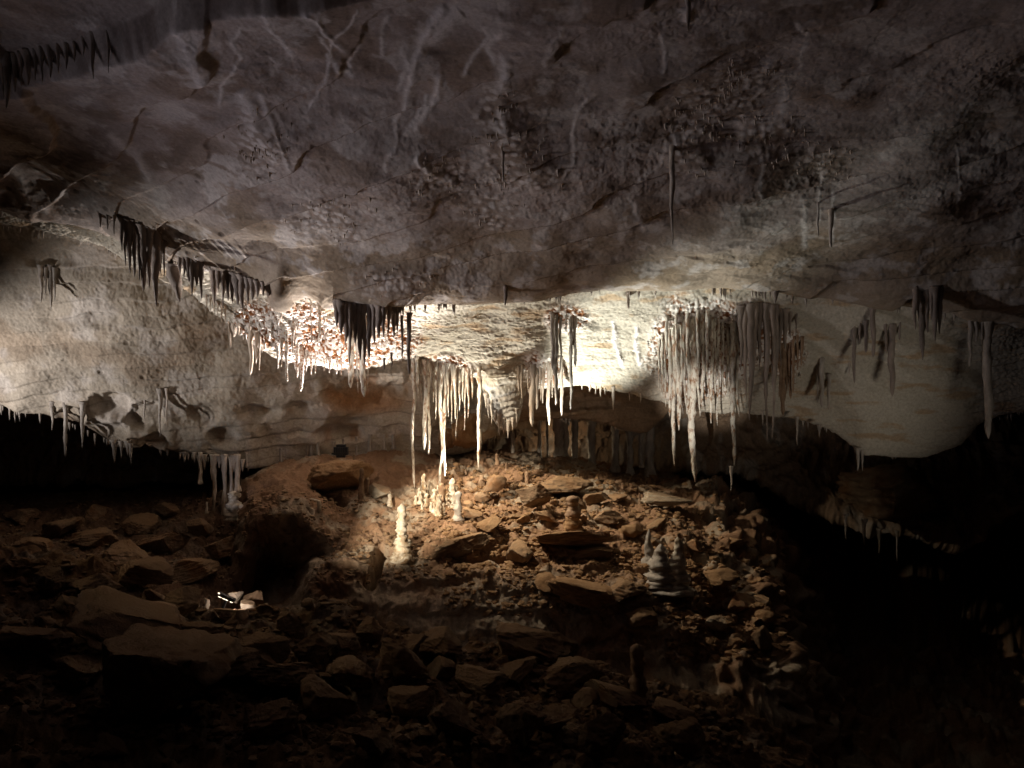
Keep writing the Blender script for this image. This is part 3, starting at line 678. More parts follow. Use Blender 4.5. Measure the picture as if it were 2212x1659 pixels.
# centre cluster that hides the alcove lamp
drip_set([(1194, 684, 800, 8), (1202, 688, 872, 11, dict(label='thickest dark stalactite of the middle cluster in the bright alcove')), (1211, 690, 806, 9), (1233, 688, 884, 10, dict(label='long dark stalactite with a pale tip, middle cluster of the alcove')), (1242, 690, 792, 7), (1223, 686, 716, 5)],
         'B', 'grey_drip', 'dark stalactite', 'in the middle cluster of the alcove', 'dark stalactites of the middle cluster', 320, style='rod', rough=.28)
drip_set([(1120, 800, 846, 7), (1127, 800, 862, 6), (1141, 790, 850, 7), (1151, 795, 922, 11, dict(style='rod')), (1159, 795, 885, 8, dict(style='rod')), (1167, 800, 866, 7), (1174, 800, 872, 7), (1186, 795, 918, 9, dict(style='rod')), (1193, 800, 860, 7), (1201, 800, 875, 7), (1213, 805, 898, 9, dict(style='rod'))],
         'B', 'drip', 'bright white stalactite', 'under the glowing alcove edge', 'white stalactites under the alcove edge', 340, d=15.0)
drip_set([(1297, 838, 858, 4), (1325, 842, 886, 6), (1287, 838, 852, 4), (1307, 840, 852, 4), (1360, 850, 866, 4), (1385, 856, 872, 4), (1274, 836, 846, 4)], 'B', 'drip', 'tiny white stalactite', 'on the sharp lower alcove edge', 'tiny stalactites on the alcove edge', 360)
# big crusted curtain
drip_set([(1424, 735, 842, 7), (1431, 728, 862, 9), (1438, 722, 880, 9), (1446, 716, 900, 11), (1455, 712, 1008, 17, dict(label='crusted stalactite with a long glittering tip, left of the longest one', rough=.4)), (1464, 706, 930, 12), (1472, 700, 905, 12), (1480, 696, 880, 12), (1488, 696, 895, 14), (1498, 694, 1043, 28, dict(label='longest and thickest glittering stalactite of the big crusted curtain', rough=.4)), (1510, 690, 900, 14), (1519, 688, 870, 13), (1528, 688, 840, 12), (1537, 690, 915, 10), (1545, 695, 850, 10), (1552, 720, 920, 9), (1562, 700, 850, 9), (1573, 705, 860, 9), (1585, 700, 1006, 15, dict(label='crusted stalactite with a kinked bright tip beside the dark curtain', rough=.4)), (1594, 720, 900, 9)],
         'B', 'crust', 'crusted stalactite', 'in the big glittering curtain', 'big glittering curtain', 380, style='rod', rough=.34, wk=.68)
drip_set([(1440, 690, 760, 14), (1462, 682, 780, 18), (1485, 680, 790, 18), (1508, 676, 800, 18), (1530, 676, 790, 16), (1552, 690, 770, 14)], 'B', 'crust', 'stubby red and white stalactite', 'atop the glittering curtain', 'roots of the big glittering curtain', 410, style='rod', wk=.5)
drip_set([(1602, 668, 800, 13), (1611, 666, 865, 14), (1621, 664, 908, 14, dict(label='dark curtain stalactite with a pale pointed tip beside the glittering curtain')), (1632, 662, 820, 15), (1643, 662, 800, 15), (1653, 664, 880, 12), (1660, 664, 950, 14), (1667, 666, 948, 18, dict(label='longest dark stalactite, at the right of the glittering curtain')), (1677, 668, 830, 13), (1687, 670, 790, 12), (1697, 676, 760, 11), (1707, 680, 730, 9), (1720, 682, 728, 8)],
         'B', 'shaded_drip', 'dark stalactite', 'in the curtain right of the glittering one', 'dark curtain right of the glittering one', 430, style='carrot', wk=.8)
drip_set([(1685, 740, 860, 9), (1692, 750, 897, 13), (1700, 745, 850, 8), (1708, 748, 862, 7), (1715, 735, 850, 6), (1722, 730, 800, 7), (1733, 735, 790, 6)], 'B', 'brown_mite', 'reddish stalactite', 'behind the dark right curtain', 'reddish stalactites right of the dark curtain', 450, style='rod')
drip_set([(1767, 790, 870, 7), (1776, 780, 880, 10), (1791, 815, 885, 8, dict(label='crooked little stalactite with a thick head on the pale right roof')), (1835, 790, 815, 5)], 'B', 'grey_drip', 'grey stalactite', 'of the small trio on the pale right roof', 'small trio on the pale right roof', 460, style='rod')
# right side
drip_set([(1846, 712, 828, 9), (1858, 705, 740, 8), (1872, 700, 762, 9), (1888, 662, 772, 13), (1914, 705, 765, 5), (1930, 708, 856, 14), (1944, 700, 735, 7)], 'B', 'shaded_drip', 'dark stalactite', 'among those before the right roof', 'dark stalactites before the right roof', 470, style='rod')
drip_set([(1978, 628, 712, 10), (1994, 640, 778, 14, dict(label='longest dim stalactite of the cluster at the far right')), (2004, 634, 720, 11), (2020, 628, 738, 13), (2032, 630, 722, 12), (2012, 628, 690, 10), (1985, 632, 690, 8)], 'A', 'shaded_drip', 'dim stalactite', 'in the shadowed cluster at the right', 'shadowed cluster at the right', 480, style='carrot')
drip_set([(2097, 700, 792, 8), (2110, 700, 740, 10), (2122, 702, 735, 10), (2138, 700, 948, 17, dict(label='very long thin stalactite at the far right edge of the cave'))], 'A', 'grey_drip', 'grey stalactite', 'in the group at the far right edge', 'stalactites at the far right edge', 490, style='rod')
# upper roof
drip(1453, 320, 528, 15, 'A', 500, 'drip', 'very long thin stalactite hanging alone from the upper roof', None, 'carrot', rough=.35)
drip(1487, -30, 66, 14, 'A', 501, 'drip', 'stout white stalactite at the top edge of the frame', None, 'carrot')
drip(1092, 625, 660, 11, 'A', 502, 'shaded_drip', 'small black stalactite alone above the bright alcove', None, 'carrot')
drip(1358, 636, 668, 6, 'B', 503, 'shaded_drip', 'small dark peg stalactite beside the ochre ledge of the alcove', None, 'rod')
drip(1676, 632, 656, 10, 'A', 504, 'shaded_drip', 'small grey stub stalactite above the dark curtain', None, 'carrot')
drip(1086, 330, 395, 8, 'A', 505, 'drip', 'pale stalactite hanging out of the knobbly crust of the upper roof', None, 'rod')
drip(1768, 440, 512, 6, 'A', 507, 'grey_drip', 'thin rod stalactite on the right upper roof, left one of two', None, 'rod')
drip(1796, 455, 535, 8, 'A', 508, 'drip', 'thin rod stalactite on the right upper roof, right one of two', None, 'rod')
drip_set([(14, 130, 235, 14), (30, 128, 200, 12), (45, 126, 190, 11), (60, 122, 185, 12), (75, 118, 175, 10), (90, 114, 180, 12), (108, 108, 168, 11), (125, 100, 160, 9), (142, 98, 150, 9), (160, 92, 135, 8), (180, 86, 120, 8), (200, 82, 170, 9), (232, 80, 160, 7), (6, 140, 215, 12)], 'A', 'grey_drip', 'grey stalactite', 'on the top left ledge', 'stalactites on the top left ledge', 520, style='cone')
drip_set([(88, 580, 655, 9), (98, 585, 640, 8), (108, 580, 668, 9), (118, 586, 650, 7)], 'C', 'grey_drip', 'faint grey stalactite', 'on the pale left roof', 'faint stalactites on the pale left roof', 540)
# lower left edge
drip_set([(20, 884, 908, 7), (112, 905, 930, 7), (140, 925, 988, 10, dict(style='rod')), (178, 935, 968, 8), (246, 958, 1000, 10), (262, 960, 990, 8), (282, 965, 1005, 8), (312, 870, 918, 7), (345, 890, 945, 8), (360, 900, 930, 6), (275, 960, 985, 7), (398, 985, 1000, 6)], 'C', 'grey_drip', 'short stalactite', 'along the left roof edge', 'stalactites along the left roof edge', 560, d=15.3)
drip_set([(432, 985, 1046, 12, dict(style='column')), (441, 990, 1016, 7), (462, 990, 1100, 14, dict(style='carrot', label='long smooth stalactite in the left column group, tapering to a fine tip')), (484, 990, 1112, 11, dict(style='column')), (498, 995, 1080, 11, dict(style='column')), (512, 990, 1062, 13, dict(style='column')), (473, 992, 1012, 6), (505, 992, 1020, 8), (420, 985, 1000, 5), (524, 1000, 1020, 7)], 'C', 'drip', 'pale column', 'in the group of columns at the left', 'columns at the left', 580, style='cone', d=14.9, rough=.2)
# dark recess columns
drip_set([(1107, 925, 1000, 9, dict(style='rod', d=17.6)), (1165, 930, 1000, 11), (1208, 945, 1015, 24), (1222, 950, 1012, 18), (1242, 950, 1015, 13), (1278, 925, 1030, 20, dict(label='tall clear column standing in the middle of the dark recess')), (1330, 950, 1020, 24), (1360, 960, 1030, 14), (1405, 945, 1035, 15), (1385, 950, 1010, 10), (1182, 945, 1000, 8)], 'W', 'grey_drip', 'dim column', 'in the dark recess behind the mound', 'columns in the dark recess', 600, style='column', d=18.1, name='column', cat='column')
drip_set([(606, 975, 1002, 5), (618, 975, 1000, 5), (532, 985, 1008, 6), (662, 968, 998, 6), (672, 965, 998, 8), (687, 962, 996, 9), (720, 960, 990, 7), (742, 955, 975, 6), (770, 950, 985, 8), (800, 945, 975, 8), (830, 945, 972, 8), (850, 945, 970, 8)], 'C', 'grey_drip', 'thin pale column', 'between the pale wall and the mound', 'thin columns behind the mound', 620, style='column', name='column', cat='column')
drip_set([(1722, 908, 962, 5), (1580, 1015, 1062, 6), (1828, 1118, 1164, 9), (1868, 1130, 1180, 8), (1900, 1150, 1196, 8), (1938, 1155, 1212, 7), (1854, 975, 1018, 8), (1863, 975, 1018, 8), (1648, 895, 920, 6), (1770, 925, 945, 6)], 'W', 'grey_drip', 'small dim stalactite', 'along the dark right edges', 'small stalactites along the dark right edges', 640, d=14.8)


# ------------------------------------------------------------------ small drips scattered in the crusted zones (past the individuals: one stuff object)
def cone_batch(pts, lens, rads, seed):
    V = []; T = []; n = 0; rg = random.Random(seed)
    for (x, y, z), L, r in zip(pts, lens, rads):
        a0 = rg.random() * 6.28
        ring = lambda zz, rr: [(x + rr * math.cos(a0 + k * 1.2566), y + rr * math.sin(a0 + k * 1.2566), zz) for k in range(5)]
        V += ring(z + .03, r) + ring(z - L * .45, r * (.55 + .3 * rg.random())) + [(x + .15 * r, y, z - L)]
        for k in range(5):
            j = (k + 1) % 5
            T += [(n + k, n + j, n + 5 + j), (n + k, n + 5 + j, n + 5 + k), (n + 5 + k, n + 5 + j, n + 10)]
        n += 11
    return np.array(V), np.array(T)


rg = np.random.default_rng(5)


def scatter(zones, sheet, dens, lo, hi, clump=-9):
    pts = []; L = []; R = []
    for cx, cy, rx, ry in zones:
        n = int(dens * rx * ry / 1000)
        q = SHP[sheet]; m = np.nonzero((np.abs(q[:, 0] - cx) < rx) & (np.abs(q[:, 1] - cy) < ry))[0]
        if len(m) == 0: continue
        m = rg.choice(m, n)
        rr = np.hypot((q[m, 0] - cx) / rx, (q[m, 1] - cy) / ry) + .3 * pnoise(SH[sheet][m] * 3)
        m = m[(rr < 1) & (fbm(SH[sheet][m] * 4.5, 2) > clump)]
        for k in m:
            l = rg.uniform(lo, hi) * rg.uniform(.5, 1.4); pts.append(SH[sheet][k]); L.append(l); R.append(min(.03, l * rg.uniform(.10, .2)) + .004)
    return pts, L, R


pa, la, ra = scatter(CRUST, 'A', 26, .015, .07, .12)
V, T = cone_batch(pa, la, ra, 1); link('calcite_fringe', mesh_from('calcite_fringe', V, None, True, None, T), M['drip'], kind='stuff', label='pale fringe of tiny drips on the knobbly crust of the upper roof', cat='dripstone')
pb, lb, rb = scatter([(560, 700, 80, 60), (660, 720, 80, 85), (760, 740, 100, 60), (860, 740, 50, 50), (960, 805, 90, 35), (1170, 805, 60, 30), (1500, 760, 110, 120), (1690, 770, 60, 60)], 'B', 7, .04, .15)
V, T = cone_batch(pb, lb, rb, 2); link('calcite_fringe', mesh_from('calcite_fringe', V, None, True, None, T), M['red_crust'], kind='stuff', label='white and red crust of tiny drips inside the bright alcove', cat='dripstone')


def edge_scatter(pts, n, lo, hi, seed, d_off=0):
    r = np.random.default_rng(seed); x = np.array([p[0] for p in pts]); y = np.array([p[1] for p in pts]); d = np.array([p[2] for p in pts])
    xs = r.uniform(0, 2212, n); keep = fbm(np.stack([xs * .012, xs * 0, xs * 0 + seed], 1), 2) > -.1; xs = xs[keep]
    P_ = [at(a, b - 3, c + d_off + .05) for a, b, c in zip(xs, np.interp(xs, x, y), np.interp(xs, x, d))]
    l = r.uniform(lo, hi, len(xs)) * r.uniform(.4, 1.3, len(xs)); return [tuple(p) for p in P_], list(l), list(np.minimum(.022, l * .14) + .004)


e1 = edge_scatter(LIP, 260, .05, .22, 3); e2 = edge_scatter(LIP2, 260, .04, .16, 4); e3 = edge_scatter(LOWC, 260, .05, .22, 5)
V, T = cone_batch(e1[0] + e2[0] + e3[0], e1[1] + e2[1] + e3[1], e1[2] + e2[2] + e3[2], 6)
link('calcite_fringe', mesh_from('calcite_fringe', V, None, True, None, T), M['grey_drip'], kind='stuff', label='sparse fringe of tiny drips along the roof edges', cat='dripstone')


# ------------------------------------------------------------------ stalagmites
def mite_profile(kind, n, seed):
    t = np.linspace(0, 1, n)                       # 0 base, 1 top
    if kind == 'tower': R = .60 + 1.1 * (1 - t) ** 2.4 + .12 * np.sign(np.sin(t * 19 + seed)) * .6
    elif kind == 'main': R = np.interp(t, [0, .12, .25, .3, .4, .46, .50, .54, .70, .72, .75, .80, .92, 1], [2.1, 1.9, 1.55, 1.7, 1.3, 1.05, .95, 1.15, 1.0, .70, .72, .95, .8, .6])
    elif kind == 'peg': R = .75 + .35 * (1 - t) ** 2
    elif kind == 'cone': R = 1.15 * (1 - t) ** .8 + .18
    elif kind == 'snowman': R = .62 + .38 * np.abs(np.sin(t * 7.6 + .9)) + .3 * (1 - t) ** 2
    else: R = .8 + .2 * (1 - t)
    return t, R * np.sqrt(np.clip(1 - np.maximum(t - .93, 0) / .075, .02, 1))


def mite(x, ytop, ybase, w, sheet, seed, mat, label, group=None, kind='peg', d=None, cap=None, parts=True, rough=.22, base_w=1.0):
    p = hit(sheet, x, ybase); dd = p.y if d is None else d
    p = at(x, ybase, dd); H = (ybase - ytop) / F * dd; r = w / 2 / F * dd
    n = int(np.clip(H / .018, 14, 60)); t, R = mite_profile(kind, n, seed); R = R * r * (1 + (.2 if cap else .45) * np.exp(-t * H / .05))
    R = R * (1 + .30 * pnoise(np.stack([t * H * 9 + seed, t * 0, t * 0], 1)))
    bx = .06 * H * pnoise(np.stack([t * 1.8, t * 0 + seed, t * 0], 1)); bx -= bx[0]
    path = np.stack([bx, bx * .4, t * H * 1.03 - .04], 1)
    if not cap:
        V, q, tr = lathe(path, R, seed % 91, 14, rough * 1.6, .22, 14)
        return link('stalagmite', mesh_from('stalagmite', V, q[:, ::-1], True, None, tr[:, ::-1]), M[mat], label, 'stalagmite', group, loc=p)
    e = link('stalagmite', None, None, label, 'stalagmite', group, loc=p)
    k = int(n * cap[0])
    V, q, tr = lathe(path[:k + 1], R[:k + 1], seed % 91, 16, rough * 1.8, .22, 13); link('base', mesh_from('base', V, q[:, ::-1], True, None, tr[:, ::-1]), M[mat], parent=e)
    V, q, tr = lathe(path[k:], R[k:] * .96, seed % 91, 16, rough * 1.5, .2, 13); link('shaft', mesh_from('shaft', V, q[:, ::-1], True, None, tr[:, ::-1]), M[cap[1]], parent=e)
    return e


mite(868, 1086, 1206, 22, 'F', 701, 'mud_mite', 'tall bright white stalagmite with a wide rippled brown base, in front of the others', kind='main', cap=(.45, 'mite'), rough=.28)
GM = 'stalagmite cluster under the long white stalactites'
for k, (x, a, b, w, kd, lab) in enumerate([(905, 1050, 1078, 11, 'peg', 'short stalagmite at the left foot of the white cluster'), (916, 1020, 1076, 14, 'peg', 'tallest slim stalagmite at the left of the bright cluster'), (908, 1058, 1084, 10, 'snowman', 'knobbly low stalagmite at the left front of the bright cluster'),
        (927, 1034, 1074, 7, 'peg', 'thin stalagmite just right of the tallest slim one'), (934, 1036, 1068, 7, 'peg', 'thin round topped stalagmite in the middle of the bright cluster'), (938, 1052, 1086, 12, 'snowman', 'stepped stalagmite under the double stalactite'), (946, 1045, 1080, 8, 'peg', 'small dark sided stalagmite beside the stepped one'),
        (939, 1076, 1104, 10, 'snowman', 'short knobbly stalagmite at the front of the bright cluster'), (948, 1064, 1110, 17, 'peg', 'thick lit stalagmite at the front of the bright cluster'), (978, 1030, 1092, 19, 'peg', 'stout stalagmite with a bright left side at the right of the cluster'), (970, 1050, 1076, 9, 'snowman', 'small orange knob stalagmite left of the stout one')]):
    mite(x, a, b, w * .8, 'F', 710 + k, 'mud_mite' if k % 3 else 'mite', lab, GM, kd, rough=.4)
for k, (x, a, b, w, lab) in enumerate([(898, 1066, 1086, 9, 'lowest knob stalagmite at the left front corner of the bright cluster'), (922, 1062, 1090, 8, 'knob stalagmite in front of the tallest slim one'), (931, 1080, 1100, 8, 'low round knob at the very front of the bright cluster'), (958, 1082, 1108, 9, 'small knob stalagmite right of the thick lit one'), (965, 1062, 1086, 10, 'rounded knob stalagmite under the double stalactite'), (985, 1044, 1090, 8, 'slim dark spike behind the grey waisted stalagmite'), (912, 1084, 1100, 7, 'tiny white nub before the left part of the bright cluster')]):
    mite(x, a, b, w * .85, 'F', 770 + k, 'mud_mite', lab, GM, 'snowman' if k % 2 else 'peg', rough=.35)
mite(954, 1040, 1090, 17, 'F', 725, 'brown_mite', 'dark stalagmite meeting the long double stalactite', GM, 'peg')
mite(990, 1058, 1118, 15, 'F', 726, 'grey_drip', 'grey waisted stalagmite at the right end of the cluster', None, 'snowman')
mite(842, 1058, 1090, 10, 'F', 727, 'mite', 'small lone pale stalagmite left of the bright cluster', None, 'peg')
mite(781, 1008, 1078, 12, 'F', 728, 'brown_mite', 'tall slim brown stalagmite on the left of the mound, taller of a pair', None, 'peg')
mite(794, 1028, 1064, 9, 'F', 729, 'brown_mite', 'slim brown stalagmite on the left of the mound, shorter of a pair', None, 'peg')
mite(1238, 1068, 1142, 32, 'F', 730, 'clay_stone', 'clay coloured stalagmite like a snowman on the rippled mound', None, 'snowman', cap=(.42, 'brown_mite'))
mite(1462, 1158, 1275, 44, 'F', 731, 'mite', 'white topped knobbly stalagmite cone at the right of the mound', None, 'cone', cap=(.35, 'mite'), rough=.24)
mite(1427, 1172, 1266, 58, 'F', 732, 'grey_drip', 'broad grey flowstone stalagmite beside the white topped cone', None, 'cone', rough=.24)
mite(1401, 1140, 1215, 18, 'F', 733, 'grey_drip', 'pointed grey stalagmite behind the broad flowstone', None, 'cone', rough=.3)
mite(1378, 1386, 1512, 36, 'N', 734, 'brown_mite', 'big dark stalagmite standing alone on the near rubble', None, 'peg', d=7.6)
PEGL = ['slim pointed peg stalagmite on top of the tan boulder', 'tiny pale peg stalagmite right of the warm niche', 'tiny peg near the black lamp housing, taller one', 'tiny peg near the black lamp housing, shorter one', 'tiny peg stalagmite left of the ringed long stalactite', 'tiny peg right of the snowman stalagmite', 'leaning peg stalagmite among stones at the right back of the mound', 'tiny peg on the flat layered rock', 'stump directly under the ringed white stalactite', 'tiny peg behind the angular rock on the mound']
for k, (x, a, b, w) in enumerate([(1138, 1014, 1042, 9), (1073, 976, 1000, 7), (765, 978, 992, 6), (741, 990, 1004, 5), (1006, 1010, 1022, 5), (1290, 1095, 1110, 6), (1382, 1062, 1085, 7), (1345, 1040, 1052, 6), (1040, 1022, 1046, 12), (1094, 995, 1012, 6)]):
    mite(x, a, b, w, 'F', 740 + k, 'brown_mite', PEGL[k], 'small pegs on the back of the mound', 'peg')
mite(505, 1058, 1118, 24, 'F', 760, 'mite', 'white flowstone stump under the left columns', None, 'snowman', d=14.6, rough=.5)
mite(520, 1085, 1118, 12, 'F', 761, 'mite', 'small white stump right of the flowstone stump under the left columns', None, 'peg', d=14.4)
mite(447, 1080, 1104, 5, 'F', 762, 'mite', 'thin white peg stalagmite left of the left columns', None, 'peg', d=14.6)

# broken bent stub on the left flank
p = hit('F', 690, 1100)
V, q, tr = lathe([(-.14, 0, .20), (-.07, 0, .185), (-.005, 0, .16), (.01, 0, .08), (.005, 0, -.05)], [.03, .038, .04, .036, .034], 5, 12, .2)
link('broken_stalagmite', mesh_from('broken_stalagmite', V, q, True, None, tr), M['mite'], 'pale broken stub bent at a right angle on the left flank of the mound', 'stalagmite', loc=p)

# ------------------------------------------------------------------ rocks
def ico(sub):
    bm = bmesh.new(); bmesh.ops.create_icosphere(bm, subdivisions=sub, radius=1.0)
    V = np.array([v.co[:] for v in bm.verts]); T = np.array([[v.index for v in f_.verts] for f_ in bm.faces]); bm.free(); return V, T


ICO = {3: ico(3), 4: ico(4), 5: ico(5)}


def rock_shape(seed, sub=4, planes=14, rough=.05, box=.0):
    rough *= 1.35
    V, T = ICO[sub]; V = V.copy() * 1.25; r = np.random.default_rng(seed)
    for k in range(planes):
        n = r.normal(size=3); n /= np.linalg.norm(n); h = r.uniform(.46, .92)
        s_ = V @ n - h; V -= np.outer(np.maximum(s_, 0) * .98, n)
    V *= 1 + rough * fbm(V * 2.2 + seed, 4, .55)[:, None]
    V += (rough * .35 * fbm(V * 8 + seed, 2))[:, None] * V
    ly = V[:, 2] * r.uniform(3, 6) + .5 * V[:, 0] * r.uniform(-.6, .6) + .35 * fbm(V * 1.3 + seed, 2); lf = ly - np.floor(ly)
    V[:, :2] *= (1 + .07 * (sst(0, .2, lf) - lf) + .03 * RND[np.floor(ly).astype(np.int64) & 255, 2])[:, None]
    V *= (1 + rough * .5 * ridged(V * 5 + seed, 3, .6))[:, None]
    V /= np.abs(V).max(0)
    return V, T


def rock(px, py, w, h, sheet, seed, mat, label, group=None, dep=None, d=None, sub=4, rot=0.0, planes=12, name='rock', cat='rock', sink=.12, rough=.06, tiltx=0.0):
    """px, py: middle of the lower edge"""
    p = hit(sheet, px, py); dd = p.y if d is None else d
    a = w / 2 / F * dd; c = h / 2 / F * dd; b = a if dep is None else dep
    V, T = rock_shape(seed, sub, planes, rough)
    V = V * np.array([a, b, c])
    Rm = np.array(Matrix.Rotation(math.radians(rot), 3, 'Y') @ Matrix.Rotation(math.radians(tiltx), 3, 'X')); V = V @ Rm.T
    me = mesh_from(name, V, None, True, None, T)
    base = at(px, py, dd)
    return link(name, me, M[mat], label, cat, group, loc=(base.x, base.y + b * .5, base.z + c * (1 - sink)))


# pendant and blocks around the warm niche
rock(1000, 972, 92, 92, 'F', 802, 'clay_stone', 'lit orange boulder in the warm niche behind the long stalactites', d=16.4, dep=.4, sub=5, sink=0, planes=9)
rock(1046, 962, 62, 66, 'F', 803, 'pale_stone', 'bright yellowish block right of the orange boulder in the niche', d=16.5, dep=.3, sub=5, sink=0)
rock(968, 975, 50, 60, 'F', 804, 'clay_stone', 'small ochre block left of the orange boulder in the niche', d=16.5, dep=.3, sub=4, sink=0)
rock(1965, 1152, 270, 150, 'W', 805, 'stone', 'huge brown rock block jutting from the dark right wall', d=15.6, dep=.9, sub=5, sink=0, rough=.08, planes=16)
# mound
rock(1150, 1100, 92, 70, 'F', 810, 'stone', 'big tan boulder with a vein of dripstone on the mound', sub=5, planes=9, d=13.85)
rock(1215, 1075, 150, 46, 'F', 811, 'stone', 'long brown slab lying behind the tan boulder', dep=.5, sub=5)
rock(1066, 1064, 60, 40, 'F', 812, 'stone', 'angular rock at the left shoulder of the tan boulder', d=14.85)
rock(1290, 1092, 62, 30, 'F', 813, 'stone', 'flat layered rock right of the long brown slab')
rock(1440, 1098, 120, 34, 'F', 814, 'pale_stone', 'pale flat ledge stone at the right back of the mound', dep=.4, sub=5, d=15.0)
rock(1225, 1196, 230, 40, 'F', 815, 'clay_stone', 'wide clay covered slab with a shadowed front edge in the middle of the mound', dep=.8, sub=5, planes=16, tiltx=-12)
rock(1270, 1206, 130, 26, 'F', 816, 'clay_stone', 'broken corner of the wide clay slab on the mound', dep=.5, sub=5, rot=-12)
rock(1280, 1318, 210, 62, 'F', 817, 'clay_stone', 'sloping clay slab at the lower front of the mound', dep=.7, sub=5, rot=10, planes=16)
rock(1345, 1318, 110, 70, 'F', 818, 'stone', 'squat boulder below the grey flowstone', dep=.5, sub=5)
rock(1125, 1226, 60, 56, 'F', 819, 'stone', 'leaning boulder under the edge of the clay slab', dep=.35, rot=25)
rock(1000, 1206, 170, 60, 'F', 821, 'stone', 'long brown crust of rock sloping up behind the tall white stalagmite', dep=.4, sub=5, rot=-24)
rock(820, 1082, 60, 40, 'F', 824, 'pale_stone', 'pale rock by the brown pair of stalagmites')
rock(735, 1070, 150, 80, 'F', 825, 'clay_stone', 'wide cracked tan slab at the left of the mound', dep=.6, sub=5, d=14.6, planes=9)
rock(1545, 1365, 62, 44, 'F', 826, 'pale_stone', 'large pale boulder at the right foot of the mound', sub=5)
rock(1512, 1322, 34, 34, 'F', 827, 'pale_stone', 'upright pale rock above the large one at the right foot')
rock(1570, 1318, 30, 34, 'F', 828, 'pale_stone', 'wedge shaped pale rock at the right foot of the mound')
rock(1655, 1420, 74, 62, 'F', 829, 'stone', 'dim brown rock at the far right foot of the mound', rot=30)
# near bank
rock(1135, 1448, 250, 92, 'N', 840, 'stone', 'big flat slab with a pointed left end in the near rubble', dep=.55, sub=5, rot=17, d=8.3, planes=14)
rock(960, 1432, 120, 60, 'N', 841, 'stone', 'dark sloping slab left of the pointed slab', dep=.4, sub=5, rot=12)
rock(1030, 1530, 140, 90, 'N', 842, 'stone', 'peaked boulder in the middle of the near rubble', sub=5)
rock(1230, 1510, 170, 70, 'N', 843, 'stone', 'low domed boulder beside the dark stalagmite', sub=5)
rock(1125, 1620, 100, 110, 'N', 844, 'stone', 'leaning finger of rock at the bottom of the near rubble', sub=5, rot=38, dep=.22)
rock(250, 1420, 330, 90, 'N', 845, 'stone', 'long tilted slab at the left of the near rubble', dep=.7, sub=5, rot=26, planes=14)
rock(300, 1590, 300, 220, 'N', 846, 'stone', 'huge block with a pale lower edge at the lower left', dep=.7, sub=5, rot=28, planes=12)
rock(395, 1345, 96, 74, 'N', 847, 'stone', 'rounded boulder left of the lit lamp', sub=5)
rock(500, 1375, 96, 76, 'N', 848, 'stone', 'boulder just below the lit lamp', sub=5, d=8.4)
rock(400, 1410, 110, 66, 'N', 849, 'stone', 'square edged boulder below the rounded one near the lamp', sub=5)
rock(185, 1300, 120, 60, 'N', 850, 'stone', 'boulder on the crest of the left rubble bank', sub=5)
rock(100, 1285, 70, 80, 'N', 851, 'stone', 'upright dim boulder at the left end of the rubble bank', sub=5)
rock(280, 1275, 170, 60, 'N', 852, 'stone', 'wide ledge stone on the left crest of the rubble bank', sub=5, rot=16)
rock(504, 1306, 34, 30, 'N', 853, 'pale_stone', 'pale lumpy rock lit by the small lamp', d=8.95)
rock(528, 1326, 40, 30, 'N', 854, 'pale_stone', 'pale rock sliding down right of the small lamp', d=8.85, rot=35)
rock(548, 1330, 60, 60, 'N', 855, 'stone', 'dark rock behind the lamp', d=9.2)
rock(446, 1318, 14, 36, 'N', 856, 'pale_stone', 'slim curved pale stone left of the lamp', d=8.7)
rock(672, 1325, 50, 34, 'N', 857, 'stone', 'pointed heap stone on the crest right of the lamp')
rock(800, 1392, 66, 66, 'N', 858, 'stone', 'tan boulder on the right slope of the near bank', sub=5)
rock(670, 1430, 100, 60, 'N', 859, 'stone', 'rough boulder in the middle of the near bank', sub=5)
rock(1300, 1640, 120, 90, 'N', 860, 'stone', 'dark boulder at the lower right of the near rubble', sub=5)
rock(880, 1560, 110, 70, 'N', 861, 'stone', 'stacked brown boulder at the lower middle', sub=5)

NEARLAB = [(60, 1420, 150, 80, 'dim block under the upright left boulder'), (140, 1480, 130, 70, 'dark block left of the huge lower left block'), (560, 1430, 120, 60, 'brown slab under the lamp'), (600, 1500, 170, 80, 'broad slab in the hollow of the near bank'), (480, 1470, 120, 70, 'wedge rock between the long tilted slab and the hollow'), (730, 1420, 90, 60, 'cube like rock right of the rough boulder'), (760, 1500, 130, 70, 'tilted rock above the stacked boulder'), (860, 1470, 130, 80, 'flat topped rock left of the peaked boulder'), (900, 1420, 90, 56, 'small slab tucked under the dark sloping slab'), (700, 1560, 150, 80, 'dark slab at the lower middle left'), (980, 1600, 130, 80, 'dim slab left of the leaning finger'), (1200, 1590, 110, 60, 'low rock right of the leaning finger'), (1330, 1540, 150, 60, 'flat rock at the foot of the dark stalagmite'), (1450, 1570, 110, 60, 'brown rock right of the dark stalagmite'), (1480, 1640, 130, 90, 'angular boulder at the lower right edge of the bank'), (560, 1600, 150, 90, 'dark boulder at the bottom left of centre'), (810, 1640, 120, 60, 'dim slab at the bottom of the frame'), (620, 1360, 80, 40, 'thin slab right of the lamp'), (1120, 1480, 110, 50, 'rock wedged below the pointed slab'), (330, 1330, 90, 50, 'stone between the wide ledge and the rounded boulder')]
for k, (x, y, w, h, lab) in enumerate(NEARLAB):
    rock(x, y, w, h, 'N', 1000 + k * 3, 'stone', lab, sub=5, rot=[14, -10, 22, 5, -18, 30, 18][k % 7], planes=9 + k % 5, tiltx=[-15, 10, 0, -25][k % 4], sink=.25)
